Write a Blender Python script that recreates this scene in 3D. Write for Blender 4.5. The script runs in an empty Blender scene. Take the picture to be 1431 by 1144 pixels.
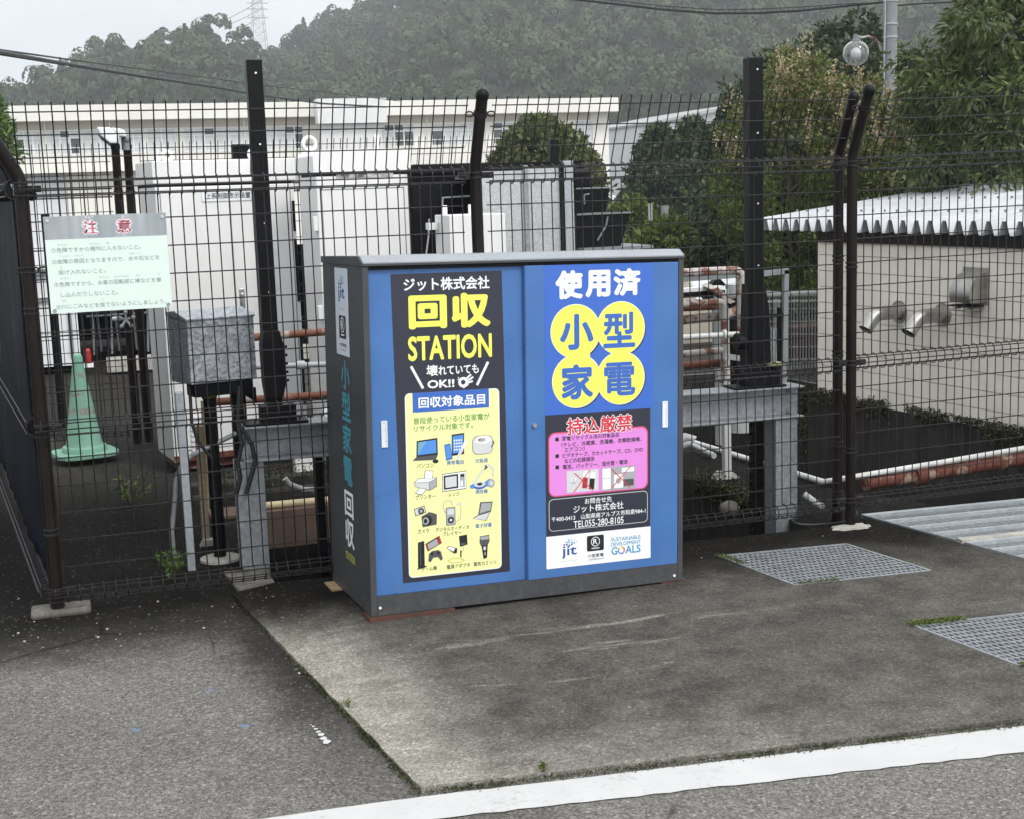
import bpy, math, random
import numpy as np
from mathutils import Vector, Matrix, geometry

random.seed(7)
RNG = np.random.default_rng(7)
S = bpy.context.scene
COL = S.collection

# ------------------------------------------------------------------ camera
PW, PH, F = 1431.0, 1144.0, 1929.29
YAW, PITCH, ROLL = .3096, .1593, -.0338
CAM = np.array([.192, -6.1357, 1.7465])
cy, sy, cp, sp = math.cos(YAW), math.sin(YAW), math.cos(PITCH), math.sin(PITCH)
fwd = np.array([sy*cp, cy*cp, -sp]); rgt = np.array([cy, -sy, 0.]); upv = np.cross(rgt, fwd)
cr, sr = math.cos(ROLL), math.sin(ROLL)
R2, U2 = cr*rgt + sr*upv, -sr*rgt + cr*upv
cd = bpy.data.cameras.new('camera'); cam = bpy.data.objects.new('camera', cd); COL.objects.link(cam)
cd.sensor_fit = 'HORIZONTAL'; cd.sensor_width = 36; cd.lens = F/PW*36
cd.clip_start = .05; cd.clip_end = 3000
mw = Matrix.Identity(4)
for i in range(3):
    mw[i][0], mw[i][1], mw[i][2], mw[i][3] = R2[i], U2[i], -fwd[i], CAM[i]
cam.matrix_world = mw
S.camera = cam

# ------------------------------------------------------------------ light
SUN_EL, SUN_AZ = 50, 158          # azimuth measured clockwise from +Y
w = bpy.data.worlds.new('World'); S.world = w; w.use_nodes = True
nt = w.node_tree; nt.nodes.clear()
def wn(t, **k):
    n = nt.nodes.new(t)
    for a, b in k.items(): setattr(n, a, b)
    return n
out = wn('ShaderNodeOutputWorld'); bg = wn('ShaderNodeBackground'); bg.inputs['Strength'].default_value = .10
sky = wn('ShaderNodeTexSky', sky_type='NISHITA', sun_disc=False)
sky.sun_elevation = math.radians(SUN_EL); sky.sun_rotation = math.radians(SUN_AZ)
tc = wn('ShaderNodeTexCoord'); mp = wn('ShaderNodeMapping'); mp.inputs['Scale'].default_value = (1, 1, 2.6)
nz = wn('ShaderNodeTexNoise'); nz.inputs['Scale'].default_value = 2.3; nz.inputs['Detail'].default_value = 6; nz.inputs['Roughness'].default_value = .5
rp = wn('ShaderNodeValToRGB'); rp.color_ramp.elements[0].position = .33; rp.color_ramp.elements[0].color = (7.2, 7.55, 7.95, 1)
rp.color_ramp.elements[1].position = .68; rp.color_ramp.elements[1].color = (10.6, 10.7, 10.75, 1)
mx = wn('ShaderNodeMix', data_type='RGBA'); mx.inputs['Factor'].default_value = .9
L = nt.links.new
L(tc.outputs['Generated'], mp.inputs['Vector']); L(mp.outputs['Vector'], nz.inputs['Vector']); L(nz.outputs['Fac'], rp.inputs['Fac'])
sunv = (math.sin(math.radians(SUN_AZ))*math.cos(math.radians(SUN_EL)), math.cos(math.radians(SUN_AZ))*math.cos(math.radians(SUN_EL)), math.sin(math.radians(SUN_EL)))
nv = wn('ShaderNodeVectorMath', operation='NORMALIZE'); dp = wn('ShaderNodeVectorMath', operation='DOT_PRODUCT'); dp.inputs[1].default_value = sunv
mr_ = wn('ShaderNodeMapRange'); mr_.inputs['From Min'].default_value = .15; mr_.inputs['From Max'].default_value = 1; mr_.inputs['To Min'].default_value = 1.06; mr_.inputs['To Max'].default_value = 1.7
ml = wn('ShaderNodeMix', data_type='RGBA', blend_type='MULTIPLY'); ml.inputs['Factor'].default_value = 1
L(tc.outputs['Generated'], nv.inputs[0]); L(nv.outputs[0], dp.inputs[0]); L(dp.outputs['Value'], mr_.inputs['Value']); L(rp.outputs['Color'], ml.inputs['A']); L(mr_.outputs[0], ml.inputs['B'])
L(sky.outputs['Color'], mx.inputs['A']); L(ml.outputs['Result'], mx.inputs['B']); L(mx.outputs['Result'], bg.inputs['Color']); L(bg.outputs['Background'], out.inputs['Surface'])
sd = bpy.data.lights.new('sun', 'SUN'); sd.energy = 1.5; sd.angle = math.radians(14); sd.color = (1, .965, .92)
sun = bpy.data.objects.new('sun', sd); COL.objects.link(sun)
sdir = Vector((math.sin(math.radians(SUN_AZ))*math.cos(math.radians(SUN_EL)), math.cos(math.radians(SUN_AZ))*math.cos(math.radians(SUN_EL)), math.sin(math.radians(SUN_EL))))
sun.rotation_euler = (-sdir).to_track_quat('-Z', 'Y').to_euler()
vs = S.view_settings; vs.view_transform = 'Standard'; vs.look = 'None'; vs.exposure = 0.42; vs.gamma = 1; vs.use_curve_mapping = False
S.cycles.max_bounces = 8; S.cycles.transparent_max_bounces = 8

# ------------------------------------------------------------------ helpers
def ray(px, py): return R2*((px-PW/2)/F) - U2*((py-PH/2)/F) + fwd
def at(px, py, Y): d = ray(px, py); return CAM + d*((Y-CAM[1])/d[1])
def dep(px, py, D): return CAM + ray(px, py)*D
def gz(x): return -.0192*(min(max(x, -4), 8)-.05)
def gnd(px, py):
    d = ray(px, py); t = (-.0192*(CAM[0]-.05)-CAM[2])/(d[2]+.0192*d[0]); return CAM + d*t

def tag(o, label=None, cat=None, group=None, kind=None):
    for k, v in (('label', label), ('category', cat), ('group', group), ('kind', kind)):
        if v: o[k] = v
    return o
def empty(name, loc, label, cat, group=None, rz=0.):
    o = bpy.data.objects.new(name, None); COL.objects.link(o); o.location = loc; o.rotation_euler = (0, 0, rz)
    o.empty_display_size = .1
    return tag(o, label, cat, group)

class MB:
    """mesh collector; coordinates local to the thing it is built for"""
    def __init__(s): s.v = []; s.f = []; s.m = []
    def add(s, vs_, fs, mi=0):
        b = len(s.v); s.v += [tuple(map(float, p)) for p in vs_]
        for f in fs: s.f.append(tuple(b+i for i in f)); s.m.append(mi)
        return s
    def box(s, x0, x1, y0, y1, z0, z1, mi=0):
        return s.add([(x0,y0,z0),(x1,y0,z0),(x1,y1,z0),(x0,y1,z0),(x0,y0,z1),(x1,y0,z1),(x1,y1,z1),(x0,y1,z1)],
                     [(0,3,2,1),(4,5,6,7),(0,1,5,4),(1,2,6,5),(2,3,7,6),(3,0,4,7)], mi)
    def obox(s, p0, ax, ay, az, mi=0):
        p0, ax, ay, az = map(lambda q: np.array(q, float), (p0, ax, ay, az))
        P = [p0, p0+ax, p0+ax+ay, p0+ay]; P += [q+az for q in P]
        return s.add(P, [(0,3,2,1),(4,5,6,7),(0,1,5,4),(1,2,6,5),(2,3,7,6),(3,0,4,7)], mi)
    def bar(s, p, q, wx, wy=None, mi=0, up=(0,0,1)):
        """rectangular bar between two points"""
        p, q = np.array(p, float), np.array(q, float); d = q-p; wy = wx if wy is None else wy
        u = np.cross(d, up); 
        if np.linalg.norm(u) < 1e-6: u = np.cross(d, (1,0,0))
        u /= np.linalg.norm(u); v = np.cross(u, d); v /= np.linalg.norm(v)
        return s.obox(p-u*wx/2-v*wy/2, u*wx, v*wy, d, mi)
    def tube(s, pts, r, n=8, mi=0, cap=True):
        P = [np.array(p, float) for p in pts]; K = len(P)
        rs = r if hasattr(r, '__len__') else [r]*K
        T = []
        for i in range(K):
            t = P[min(i+1, K-1)]-P[max(i-1, 0)]; T.append(t/(np.linalg.norm(t)+1e-12))
        a = np.array((0, 0, 1.)) if abs(T[0][2]) < .9 else np.array((1., 0, 0))
        u = np.cross(T[0], a); u /= np.linalg.norm(u)
        V = []; 
        for i in range(K):
            u = u - T[i]*(u@T[i]); u /= np.linalg.norm(u)+1e-12; w_ = np.cross(T[i], u)
            for k in range(n):
                th = 2*math.pi*(k+.5)/n; V.append(P[i]+(u*math.cos(th)+w_*math.sin(th))*rs[i])
        fs = [(i*n+k, i*n+(k+1) % n, (i+1)*n+(k+1) % n, (i+1)*n+k) for i in range(K-1) for k in range(n)]
        if cap: fs += [tuple(range(n))[::-1], tuple((K-1)*n+k for k in range(n))]
        return s.add(V, fs, mi)
    def cyl(s, p, q, r, r2=None, n=14, mi=0): return s.tube([p, q], [r, r if r2 is None else r2], n, mi)
    def lathe(s, prof, c=(0,0,0), n=24, mi=0):
        V = [(c[0]+r*math.cos(2*math.pi*k/n), c[1]+r*math.sin(2*math.pi*k/n), c[2]+z) for r, z in prof for k in range(n)]
        K = len(prof)
        fs = [(i*n+k, i*n+(k+1) % n, (i+1)*n+(k+1) % n, (i+1)*n+k) for i in range(K-1) for k in range(n)]
        fs += [tuple(range(n))[::-1], tuple((K-1)*n+k for k in range(n))]
        return s.add(V, fs, mi)
    def ball(s, c, r, n=12, m_=8, mi=0, sz=1.):
        prof = [(max(1e-4, r*math.sin(math.pi*i/m_)), -r*sz*math.cos(math.pi*i/m_)) for i in range(m_+1)]
        return s.lathe(prof, c, n, mi)
    def prism(s, poly, axis0, axis1, origin, ext, mi=0):
        """2-D outline in axes (axis0, axis1) extruded along vector ext"""
        a0, a1, o, e = (np.array(q, float) for q in (axis0, axis1, origin, ext)); K = len(poly)
        A = [o+a0*p[0]+a1*p[1] for p in poly]; B = [q+e for q in A]
        return s.add(A+B, [tuple(range(K))[::-1], tuple(range(K, 2*K))]+[(i, (i+1) % K, K+(i+1) % K, K+i) for i in range(K)], mi)
    def build(s, name, mats, parent=None, smooth=False, bevel=0, loc=None, seg=2):
        me = bpy.data.meshes.new(name); me.from_pydata(s.v, [], s.f)
        mats = mats if isinstance(mats, (list, tuple)) else [mats]
        for m_ in mats: me.materials.append(m_)
        if len(mats) > 1: me.polygons.foreach_set('material_index', s.m)
        if smooth: me.polygons.foreach_set('use_smooth', [True]*len(me.polygons))
        me.update()
        o = bpy.data.objects.new(name, me); COL.objects.link(o)
        if parent is not None: o.parent = parent
        if loc is not None: o.location = loc
        if bevel:
            b = o.modifiers.new('bevel', 'BEVEL'); b.width = bevel; b.segments = seg; b.limit_method = 'ANGLE'; b.angle_limit = math.radians(50)
        if smooth:
            me.set_sharp_from_angle(angle=math.radians(42))
        return o

def quads_object(name, V, m_, parent=None, loc=None, k=4):
    """fast object from an (n, k, 3) array of separate faces"""
    n = len(V); me = bpy.data.meshes.new(name)
    me.vertices.add(n*k); me.vertices.foreach_set('co', np.asarray(V, np.float32).ravel())
    me.loops.add(n*k); me.loops.foreach_set('vertex_index', np.arange(n*k, dtype=np.int32))
    me.polygons.add(n); me.polygons.foreach_set('loop_start', np.arange(0, n*k, k, dtype=np.int32))
    me.update(calc_edges=True); me.materials.append(m_)
    o = bpy.data.objects.new(name, me); COL.objects.link(o)
    if parent is not None: o.parent = parent
    if loc is not None: o.location = loc
    return o

# ------------------------------------------------------------------ materials
class G:
    def __init__(s, name):
        s.m = bpy.data.materials.new(name); s.m.use_nodes = True; s.t = s.m.node_tree
        s.b = s.t.nodes['Principled BSDF']; s.out = s.t.nodes['Material Output']
    def n(s, t, **k):
        q = s.t.nodes.new(t)
        for a, b in k.items(): setattr(q, a, b)
        return q
    def set(s, sock, v):
        if isinstance(v, bpy.types.NodeSocket): s.t.links.new(v, sock)
        elif isinstance(v, (tuple, list)): sock.default_value = tuple(v)+((1,) if len(v) == 3 and len(sock.default_value) == 4 else ())
        else: sock.default_value = v
    def pos(s): return s.n('ShaderNodeNewGeometry').outputs['Position']
    def obj(s): return s.n('ShaderNodeTexCoord').outputs['Object']
    def island(s): return s.n('ShaderNodeNewGeometry').outputs['Random Per Island']
    def xyz(s, v): q = s.n('ShaderNodeSeparateXYZ'); s.set(q.inputs[0], v); return q.outputs
    def scale(s, v, sc):
        q = s.n('ShaderNodeMapping'); s.set(q.inputs['Vector'], v); q.inputs['Scale'].default_value = sc; return q.outputs[0]
    def noise(s, v, sc, det=4, ro=.55, dist=0):
        q = s.n('ShaderNodeTexNoise'); s.set(q.inputs['Vector'], v); q.inputs['Scale'].default_value = sc
        q.inputs['Detail'].default_value = det; q.inputs['Roughness'].default_value = ro; q.inputs['Distortion'].default_value = dist; return q.outputs['Fac']
    def voro(s, v, sc, o='Color', feat='F1'):
        q = s.n('ShaderNodeTexVoronoi', feature=feat); s.set(q.inputs['Vector'], v); q.inputs['Scale'].default_value = sc; return q.outputs[o]
    def ramp(s, f, stops, interp='LINEAR'):
        q = s.n('ShaderNodeValToRGB'); s.set(q.inputs[0], f); r = q.color_ramp; r.interpolation = interp
        while len(r.elements) < len(stops): r.elements.new(.5)
        for e, (p, c) in zip(r.elements, stops):
            e.position = p; c = (c, c, c) if not isinstance(c, (tuple, list)) else c; e.color = tuple(c)+(1,)
        return q.outputs[0]
    def mr(s, v, a, b, c=0., d=1., smooth=True):
        q = s.n('ShaderNodeMapRange', interpolation_type='SMOOTHSTEP' if smooth else 'LINEAR'); s.set(q.inputs['Value'], v)
        for k, x in zip(('From Min', 'From Max', 'To Min', 'To Max'), (a, b, c, d)): q.inputs[k].default_value = x
        return q.outputs[0]
    def math(s, op, a, b=0.): q = s.n('ShaderNodeMath', operation=op); s.set(q.inputs[0], a); s.set(q.inputs[1], b); return q.outputs[0]
    def mix(s, f, a, b, mode='MIX'):
        q = s.n('ShaderNodeMix', data_type='RGBA', blend_type=mode); s.set(q.inputs['Factor'], f); s.set(q.inputs['A'], a); s.set(q.inputs['B'], b); return q.outputs['Result']
    def bump(s, h, st=.3, d=.01):
        q = s.n('ShaderNodeBump'); s.set(q.inputs['Height'], h); q.inputs['Strength'].default_value = st; q.inputs['Distance'].default_value = d
        s.t.links.new(q.outputs[0], s.b.inputs['Normal'])
    def fin(s, col=None, ro=None, me=None, spec=None):
        if col is not None: s.set(s.b.inputs['Base Color'], col)
        if ro is not None: s.set(s.b.inputs['Roughness'], ro)
        if me is not None: s.set(s.b.inputs['Metallic'], me)
        if spec is not None: s.set(s.b.inputs['Specular IOR Level'], spec)
        return s.m

def mul(c, k): return tuple(x*k for x in c)
def paint(name, c, ro=.45, me=0., var=.12, sc=6., dirt=None, bump=0.):
    g = G(name); p = g.obj()
    f = g.noise(p, sc, 5, .6)
    col = g.mix(g.mr(f, .3, .7), mul(c, 1-var), mul(c, 1+var))
    if dirt: col = g.mix(g.mr(g.noise(g.scale(p, (9, 9, 1.1)), 1.4, 6, .65), .52, .78, 0, dirt[1]), col, dirt[0])
    if bump: g.bump(g.noise(p, 90, 3), bump, .003)
    return g.fin(col, g.mr(f, .2, .8, ro-.06, ro+.08), me, .16 if max(c) < .04 else .4)
def flat(name, c, ro=.5): return G(name).fin(c, ro)

M = {}
M['post_brown'] = paint('post_brown', (.0125, .0092, .0085), .36, .0, .2, 14)
M['wire'] = paint('wire_brown', (.010, .0092, .009), .36, .0, .25, 20)
M['wire'].node_tree.nodes['Principled BSDF'].inputs['Specular IOR Level'].default_value = .4
M['clamp'] = paint('clamp', (.022, .02, .02), .4, .1)
M['black_steel'] = paint('black_steel', (.0055, .0058, .0065), .42, .1, .25, 9)
M['tarp'] = paint('tarp', (.0028, .0042, .0105), .6, .0, .35, 3)
M['tarp'].node_tree.nodes['Principled BSDF'].inputs['Specular IOR Level'].default_value = .06
M['cab_gray'] = paint('cabinet_gray', (.050, .053, .058), .42, .0, .08, 3, ((.09, .09, .088), .25))
M['cab_roof'] = paint('cabinet_roof', (.27, .29, .315), .28, .0, .06, 4)
M['cab_blue'] = paint('cabinet_blue', (.058, .158, .395), .30, .0, .06, 3, ((.085, .185, .38), .45))
for nm_ in ('cab_gray', 'cab_blue'):
    gm_ = M[nm_].node_tree; tc_ = gm_.nodes.new('ShaderNodeTexCoord'); n_ = gm_.nodes.new('ShaderNodeTexNoise'); n_.inputs['Scale'].default_value = 3.2; n_.inputs['Detail'].default_value = 1; b_ = gm_.nodes.new('ShaderNodeBump'); b_.inputs['Strength'].default_value = .35; b_.inputs['Distance'].default_value = .012
    bs_ = gm_.nodes['Principled BSDF']; src_ = bs_.inputs['Base Color'].links[0].from_socket
    sx_ = gm_.nodes.new('ShaderNodeSeparateXYZ'); gm_.links.new(tc_.outputs['Object'], sx_.inputs[0]); d_ = gm_.nodes.new('ShaderNodeTexNoise'); d_.inputs['Scale'].default_value = 28; d_.inputs['Detail'].default_value = 7; d_.inputs['Roughness'].default_value = .7; gm_.links.new(tc_.outputs['Object'], d_.inputs['Vector'])
    h_ = gm_.nodes.new('ShaderNodeMapRange'); h_.inputs['From Min'].default_value = .02; h_.inputs['From Max'].default_value = .22; h_.inputs['To Min'].default_value = .32; h_.inputs['To Max'].default_value = .04; gm_.links.new(sx_.outputs[2], h_.inputs['Value'])
    k_ = gm_.nodes.new('ShaderNodeMath'); k_.operation = 'MULTIPLY'; e_ = gm_.nodes.new('ShaderNodeMapRange'); e_.inputs['From Min'].default_value = .44; e_.inputs['From Max'].default_value = .72; gm_.links.new(d_.outputs['Fac'], e_.inputs['Value']); gm_.links.new(e_.outputs[0], k_.inputs[0]); gm_.links.new(h_.outputs[0], k_.inputs[1])
    x_ = gm_.nodes.new('ShaderNodeMix'); x_.data_type = 'RGBA'; gm_.links.new(k_.outputs[0], x_.inputs['Factor']); gm_.links.new(src_, x_.inputs['A']); x_.inputs['B'].default_value = (.17, .155, .13, 1); gm_.links.new(x_.outputs['Result'], bs_.inputs['Base Color'])
    gm_.links.new(tc_.outputs['Object'], n_.inputs['Vector']); gm_.links.new(n_.outputs['Fac'], b_.inputs['Height']); gm_.links.new(b_.outputs[0], gm_.nodes['Principled BSDF'].inputs['Normal'])
M['dark_gap'] = paint('dark_gap', (.006, .006, .007), .6)
M['chrome'] = paint('chrome', (.62, .63, .64), .22, .9, .1)
M['white_plastic'] = paint('white_plastic', (.72, .74, .76), .4)
M['galv'] = None
def galv(name, lo, hi, sc=26, me=.35, wx=.38):
    g = G(name); p = g.obj(); v = g.voro(p, sc); x = g.xyz(v)[0]
    col = g.ramp(g.math('ADD', g.math('MULTIPLY', x, wx), g.math('MULTIPLY', g.noise(p, sc*.22, 6, .65), 1-wx)), [(.15, lo), (.85, hi)])
    col = g.mix(g.mr(g.noise(g.scale(p, (6, 6, 1)), 1.7, 6, .7), .5, .8, 0, .5), col, mul(lo, .55))
    return g.fin(col, g.mr(x, 0, 1, .38, .55), me)
M['galv'] = galv('galvanised', (.19, .205, .22), (.36, .38, .40), 70)
M['galv_box'] = galv('galvanised_spangle', (.13, .15, .175), (.56, .59, .62), 85, .3, .5)
M['galv_sheet'] = galv('galvanised_sheet', (.34, .35, .355), (.58, .59, .59), 110, .2)
M['zinc_post'] = galv('zinc_post', (.30, .33, .35), (.45, .48, .50), 60, .2)
M['white_metal'] = paint('white_metal', (.76, .76, .745), .42, .0, .04, 2.5, ((.50, .48, .43), .2))
M['white_side'] = paint('white_side', (.72, .74, .75), .45, .0, .05, 2.5, ((.45, .45, .44), .2))
M['cream_wall'] = paint('cream_wall', (.82, .805, .745), .8, .0, .05, .35, ((.55, .52, .45), .2))
M['cream_shade'] = paint('beige_band', (.52, .475, .40), .8, .0, .06, .5)
M['frame_white'] = flat('window_frame', (.72, .73, .73), .5)
M['rust'] = None
def rust(name, a, b, c, thr=.5):
    g = G(name); p = g.obj(); n1 = g.noise(p, 9, 7, .68, .3); n2 = g.noise(p, 60, 4)
    r_ = g.mix(n2, a, b); col = g.mix(g.mr(n1, thr-.05, thr+.07), r_, c)
    g.bump(n1, .4, .004); return g.fin(col, .75)
M['rust'] = rust('rust_red', (.11, .032, .018), (.2, .075, .035), (.34, .28, .25), .6)
M['rust_white'] = rust('peeling_white', (.2, .075, .04), (.12, .04, .025), (.42, .40, .37), .47)
M['red_oxide'] = rust('red_oxide', (.10, .024, .014), (.13, .034, .018), (.30, .22, .16), .57)
M['plate'] = rust('plate_rust', (.06, .022, .014), (.10, .04, .025), (.05, .03, .022), .55)
M['pvc'] = paint('pvc_gray', (.40, .41, .41), .45, 0, .1)
M['conduit'] = paint('conduit_gray', (.20, .215, .225), .45, 0, .15, 5)
M['white_pipe'] = paint('white_pipe', (.56, .565, .55), .35, 0, .12, 7, ((.3, .22, .16), .4))
M['wood'] = None
g = G('weathered_wood'); p = g.obj(); n1 = g.noise(g.scale(p, (3, 3, 40)), 3, 6, .6); M['wood'] = g.fin(g.ramp(n1, [(.25, (.19, .14, .09)), (.75, (.42, .34, .23))]), .8)
g = G('plank_wood'); p = g.obj(); n1 = g.noise(g.scale(p, (4, 40, 40)), 3, 6, .6); M['plank'] = g.fin(g.ramp(n1, [(.25, (.26, .17, .085)), (.75, (.52, .38, .22))]), .8)
M['brown_paint'] = paint('brown_concrete', (.115, .078, .06), .8, 0, .2, 4, ((.05, .04, .035), .6))
M['yellow_pipe'] = paint('yellowed_pipe', (.5, .42, .25), .5, 0, .15, 7)
M['cable'] = flat('cable_black', (.012, .012, .013), .5)
def concrete(name, lo, hi, sc=8, streak=.6, dark=(.02, .019, .017)):
    g = G(name); p = g.obj(); f = g.noise(p, sc, 8, .65)
    col = g.ramp(f, [(.25, lo), (.75, hi)])
    col = g.mix(g.mr(g.noise(g.scale(p, (5, 5, .5)), 1.6, 7, .7), .42, .62, 0, streak), col, dark)
    g.bump(f, .35, .01); return g.fin(col, .88)
M['concrete'] = concrete('concrete', (.085, .082, .073), (.20, .19, .165), 14, .5)
M['wet_concrete'] = concrete('wet_dark_concrete', (.010, .0097, .0088), (.042, .038, .032), 6, .75, (.004, .004, .0036))
M['mortar'] = concrete('mortar', (.30, .29, .26), (.48, .465, .42), 20, .3, (.10, .09, .08))
g = G('channel_water'); M['water'] = g.fin((.006, .007, .006), .08)
def leafmat(name, stops, trans=.25, ro=.55, nsc=2.4, wi=.65):
    g = G(name); i = g.island(); p = g.pos()
    f = g.math('ADD', g.math('MULTIPLY', i, wi), g.math('MULTIPLY', g.noise(p, nsc, 3), 1.1-wi))
    col = g.ramp(f, stops); g.fin(col, ro, spec=.35)
    t = g.n('ShaderNodeBsdfTranslucent'); g.t.links.new(col, t.inputs['Color']); mxs = g.n('ShaderNodeMixShader'); mxs.inputs[0].default_value = trans
    g.t.links.new(g.b.outputs[0], mxs.inputs[1]); g.t.links.new(t.outputs[0], mxs.inputs[2]); g.t.links.new(mxs.outputs[0], g.out.inputs[0])
    return g.m
M['leaf_hill'] = leafmat('leaf_hill', [(.22, (.016, .030, .016)), (.45, (.034, .055, .026)), (.62, (.062, .088, .040)), (.8, (.11, .125, .06))], .06, .7, .16, .16)
M['leaf_dark'] = leafmat('leaf_dark', [(.1, (.014, .028, .010)), (.6, (.034, .058, .020)), (1, (.085, .115, .042))], .2)
M['leaf_shrub'] = leafmat('leaf_shrub', [(.1, (.045, .062, .018)), (.6, (.09, .11, .032)), (1, (.17, .18, .06))], .2)
M['leaf_conifer'] = leafmat('leaf_conifer', [(.1, (.028, .052, .024)), (.6, (.05, .085, .035)), (1, (.10, .135, .055))], .2)
M['leaf_big'] = leafmat('leaf_big', [(.1, (.032, .055, .016)), (.55, (.078, .115, .032)), (1, (.20, .22, .09))], .3, .38)
M['leaf_mid'] = leafmat('leaf_mid', [(.1, (.040, .068, .015)), (.55, (.095, .135, .028)), (1, (.20, .23, .06))], .3)
M['leaf_red'] = leafmat('leaf_red', [(.1, (.20, .13, .07)), (.5, (.30, .225, .12)), (1, (.38, .33, .18))], .3)
M['leaf_pale'] = leafmat('leaf_pale', [(.1, (.26, .20, .11)), (.5, (.40, .34, .20)), (1, (.52, .47, .31))], .3)
M['leaf_bright'] = leafmat('leaf_bright', [(.1, (.06, .11, .03)), (.6, (.11, .19, .045)), (1, (.2, .28, .09))], .3)
M['moss'] = leafmat('moss', [(.1, (.016, .02, .007)), (.6, (.04, .048, .014)), (1, (.10, .11, .03))], .1)
M['bark'] = concrete('bark', (.05, .04, .03), (.13, .11, .085), 12, .4)

# --- ground materials (dirt and wet stains with their own outlines)
def ground_material():
    g = G('asphalt'); p = g.pos(); x, y, z = g.xyz(p)
    a = g.xyz(g.voro(p, 125))[0]; a2 = g.xyz(g.voro(p, 250))[1]
    base = g.ramp(a, [(0, .06), (.3, .125), (.7, .195), (.94, .28), (1, .42)])
    fine = g.ramp(a2, [(0, .06), (.5, .16), (1, .32)])
    col = g.mix(.38, base, fine)
    big = g.noise(p, .9, 6, .6); col = g.mix(.55, col, g.ramp(big, [(.3, (.62, .61, .6)), (.7, (1.18, 1.17, 1.13))]), 'MULTIPLY')
    col = g.mix(1., col, (.93, .90, .845), 'MULTIPLY')
    # fine cracks
    ck = g.voro(g.scale(p, (1, 1, 0)), .9, 'Distance', 'DISTANCE_TO_EDGE')
    wob = g.noise(p, 3.2, 5, .7)
    crk = g.math('MULTIPLY', g.mr(g.math('ADD', ck, g.math('MULTIPLY', wob, .05)), .026, .036, 1, 0), g.mr(g.noise(p, .8, 2), .52, .62, 0, .75))
    col = g.mix(crk, col, (.022, .021, .02))
    # three faded blue chalk marks
    for q in ((292, 962), (189, 1014), (343, 1011)):
        c = gnd(*q); d = g.math('POWER', g.math('ADD', g.math('POWER', g.math('ABSOLUTE', g.math('SUBTRACT', x, c[0])), 2.), g.math('POWER', g.math('ABSOLUTE', g.math('SUBTRACT', y, c[1])), 2.)), .5)
        col = g.mix(g.math('MULTIPLY', g.mr(d, .0, .028, .75, 0), g.mr(g.noise(p, 60, 3), .4, .6)), col, (.13, .25, .48))
    n = g.math('MULTIPLY', g.math('SUBTRACT', g.noise(p, 1.5, 7, .68), .5), .95)
    yy = g.math('ADD', y, n)
    near = g.math('MULTIPLY', g.math('ADD', g.mr(yy, -.98, -.40, 0, .8), g.mr(yy, -.5, .0, 0, .2)), g.mr(yy, 1.7, 4.6, 1, .62))
    # seam along the pad
    sx = g.math('ADD', g.math('ADD', x, g.math('MULTIPLY', y, .127)), g.math('MULTIPLY', g.math('SUBTRACT', g.noise(p, 4, 5, .7), .5), .34))
    seam = g.math('MULTIPLY', g.mr(sx, .44, .74, 0, .85), g.mr(x, 1.3, 1.5, 1, 0))
    seam = g.math('MULTIPLY', seam, g.mr(y, -2.2, -1.2, .35, 1))
    wet = g.math('MAXIMUM', near, seam)
    speck = g.mr(a, .975, .99, 0, .35)
    wet = g.math('MULTIPLY', wet, g.math('SUBTRACT', 1., speck))
    dark = g.mix(g.noise(p, 7, 6, .7), (.0018, .0018, .0016), (.0085, .008, .007))
    col = g.mix(g.math('MULTIPLY', wet, .96), col, dark)
    # bright dry lane behind the fence
    h = g.math('ADD', g.math('MULTIPLY', a, .6), g.math('MULTIPLY', a2, .4)); g.bump(h, .55, .006)
    return g.fin(col, g.mr(wet, 0, 1, .95, .88), spec=.05)
M['asphalt'] = ground_material()

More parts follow.
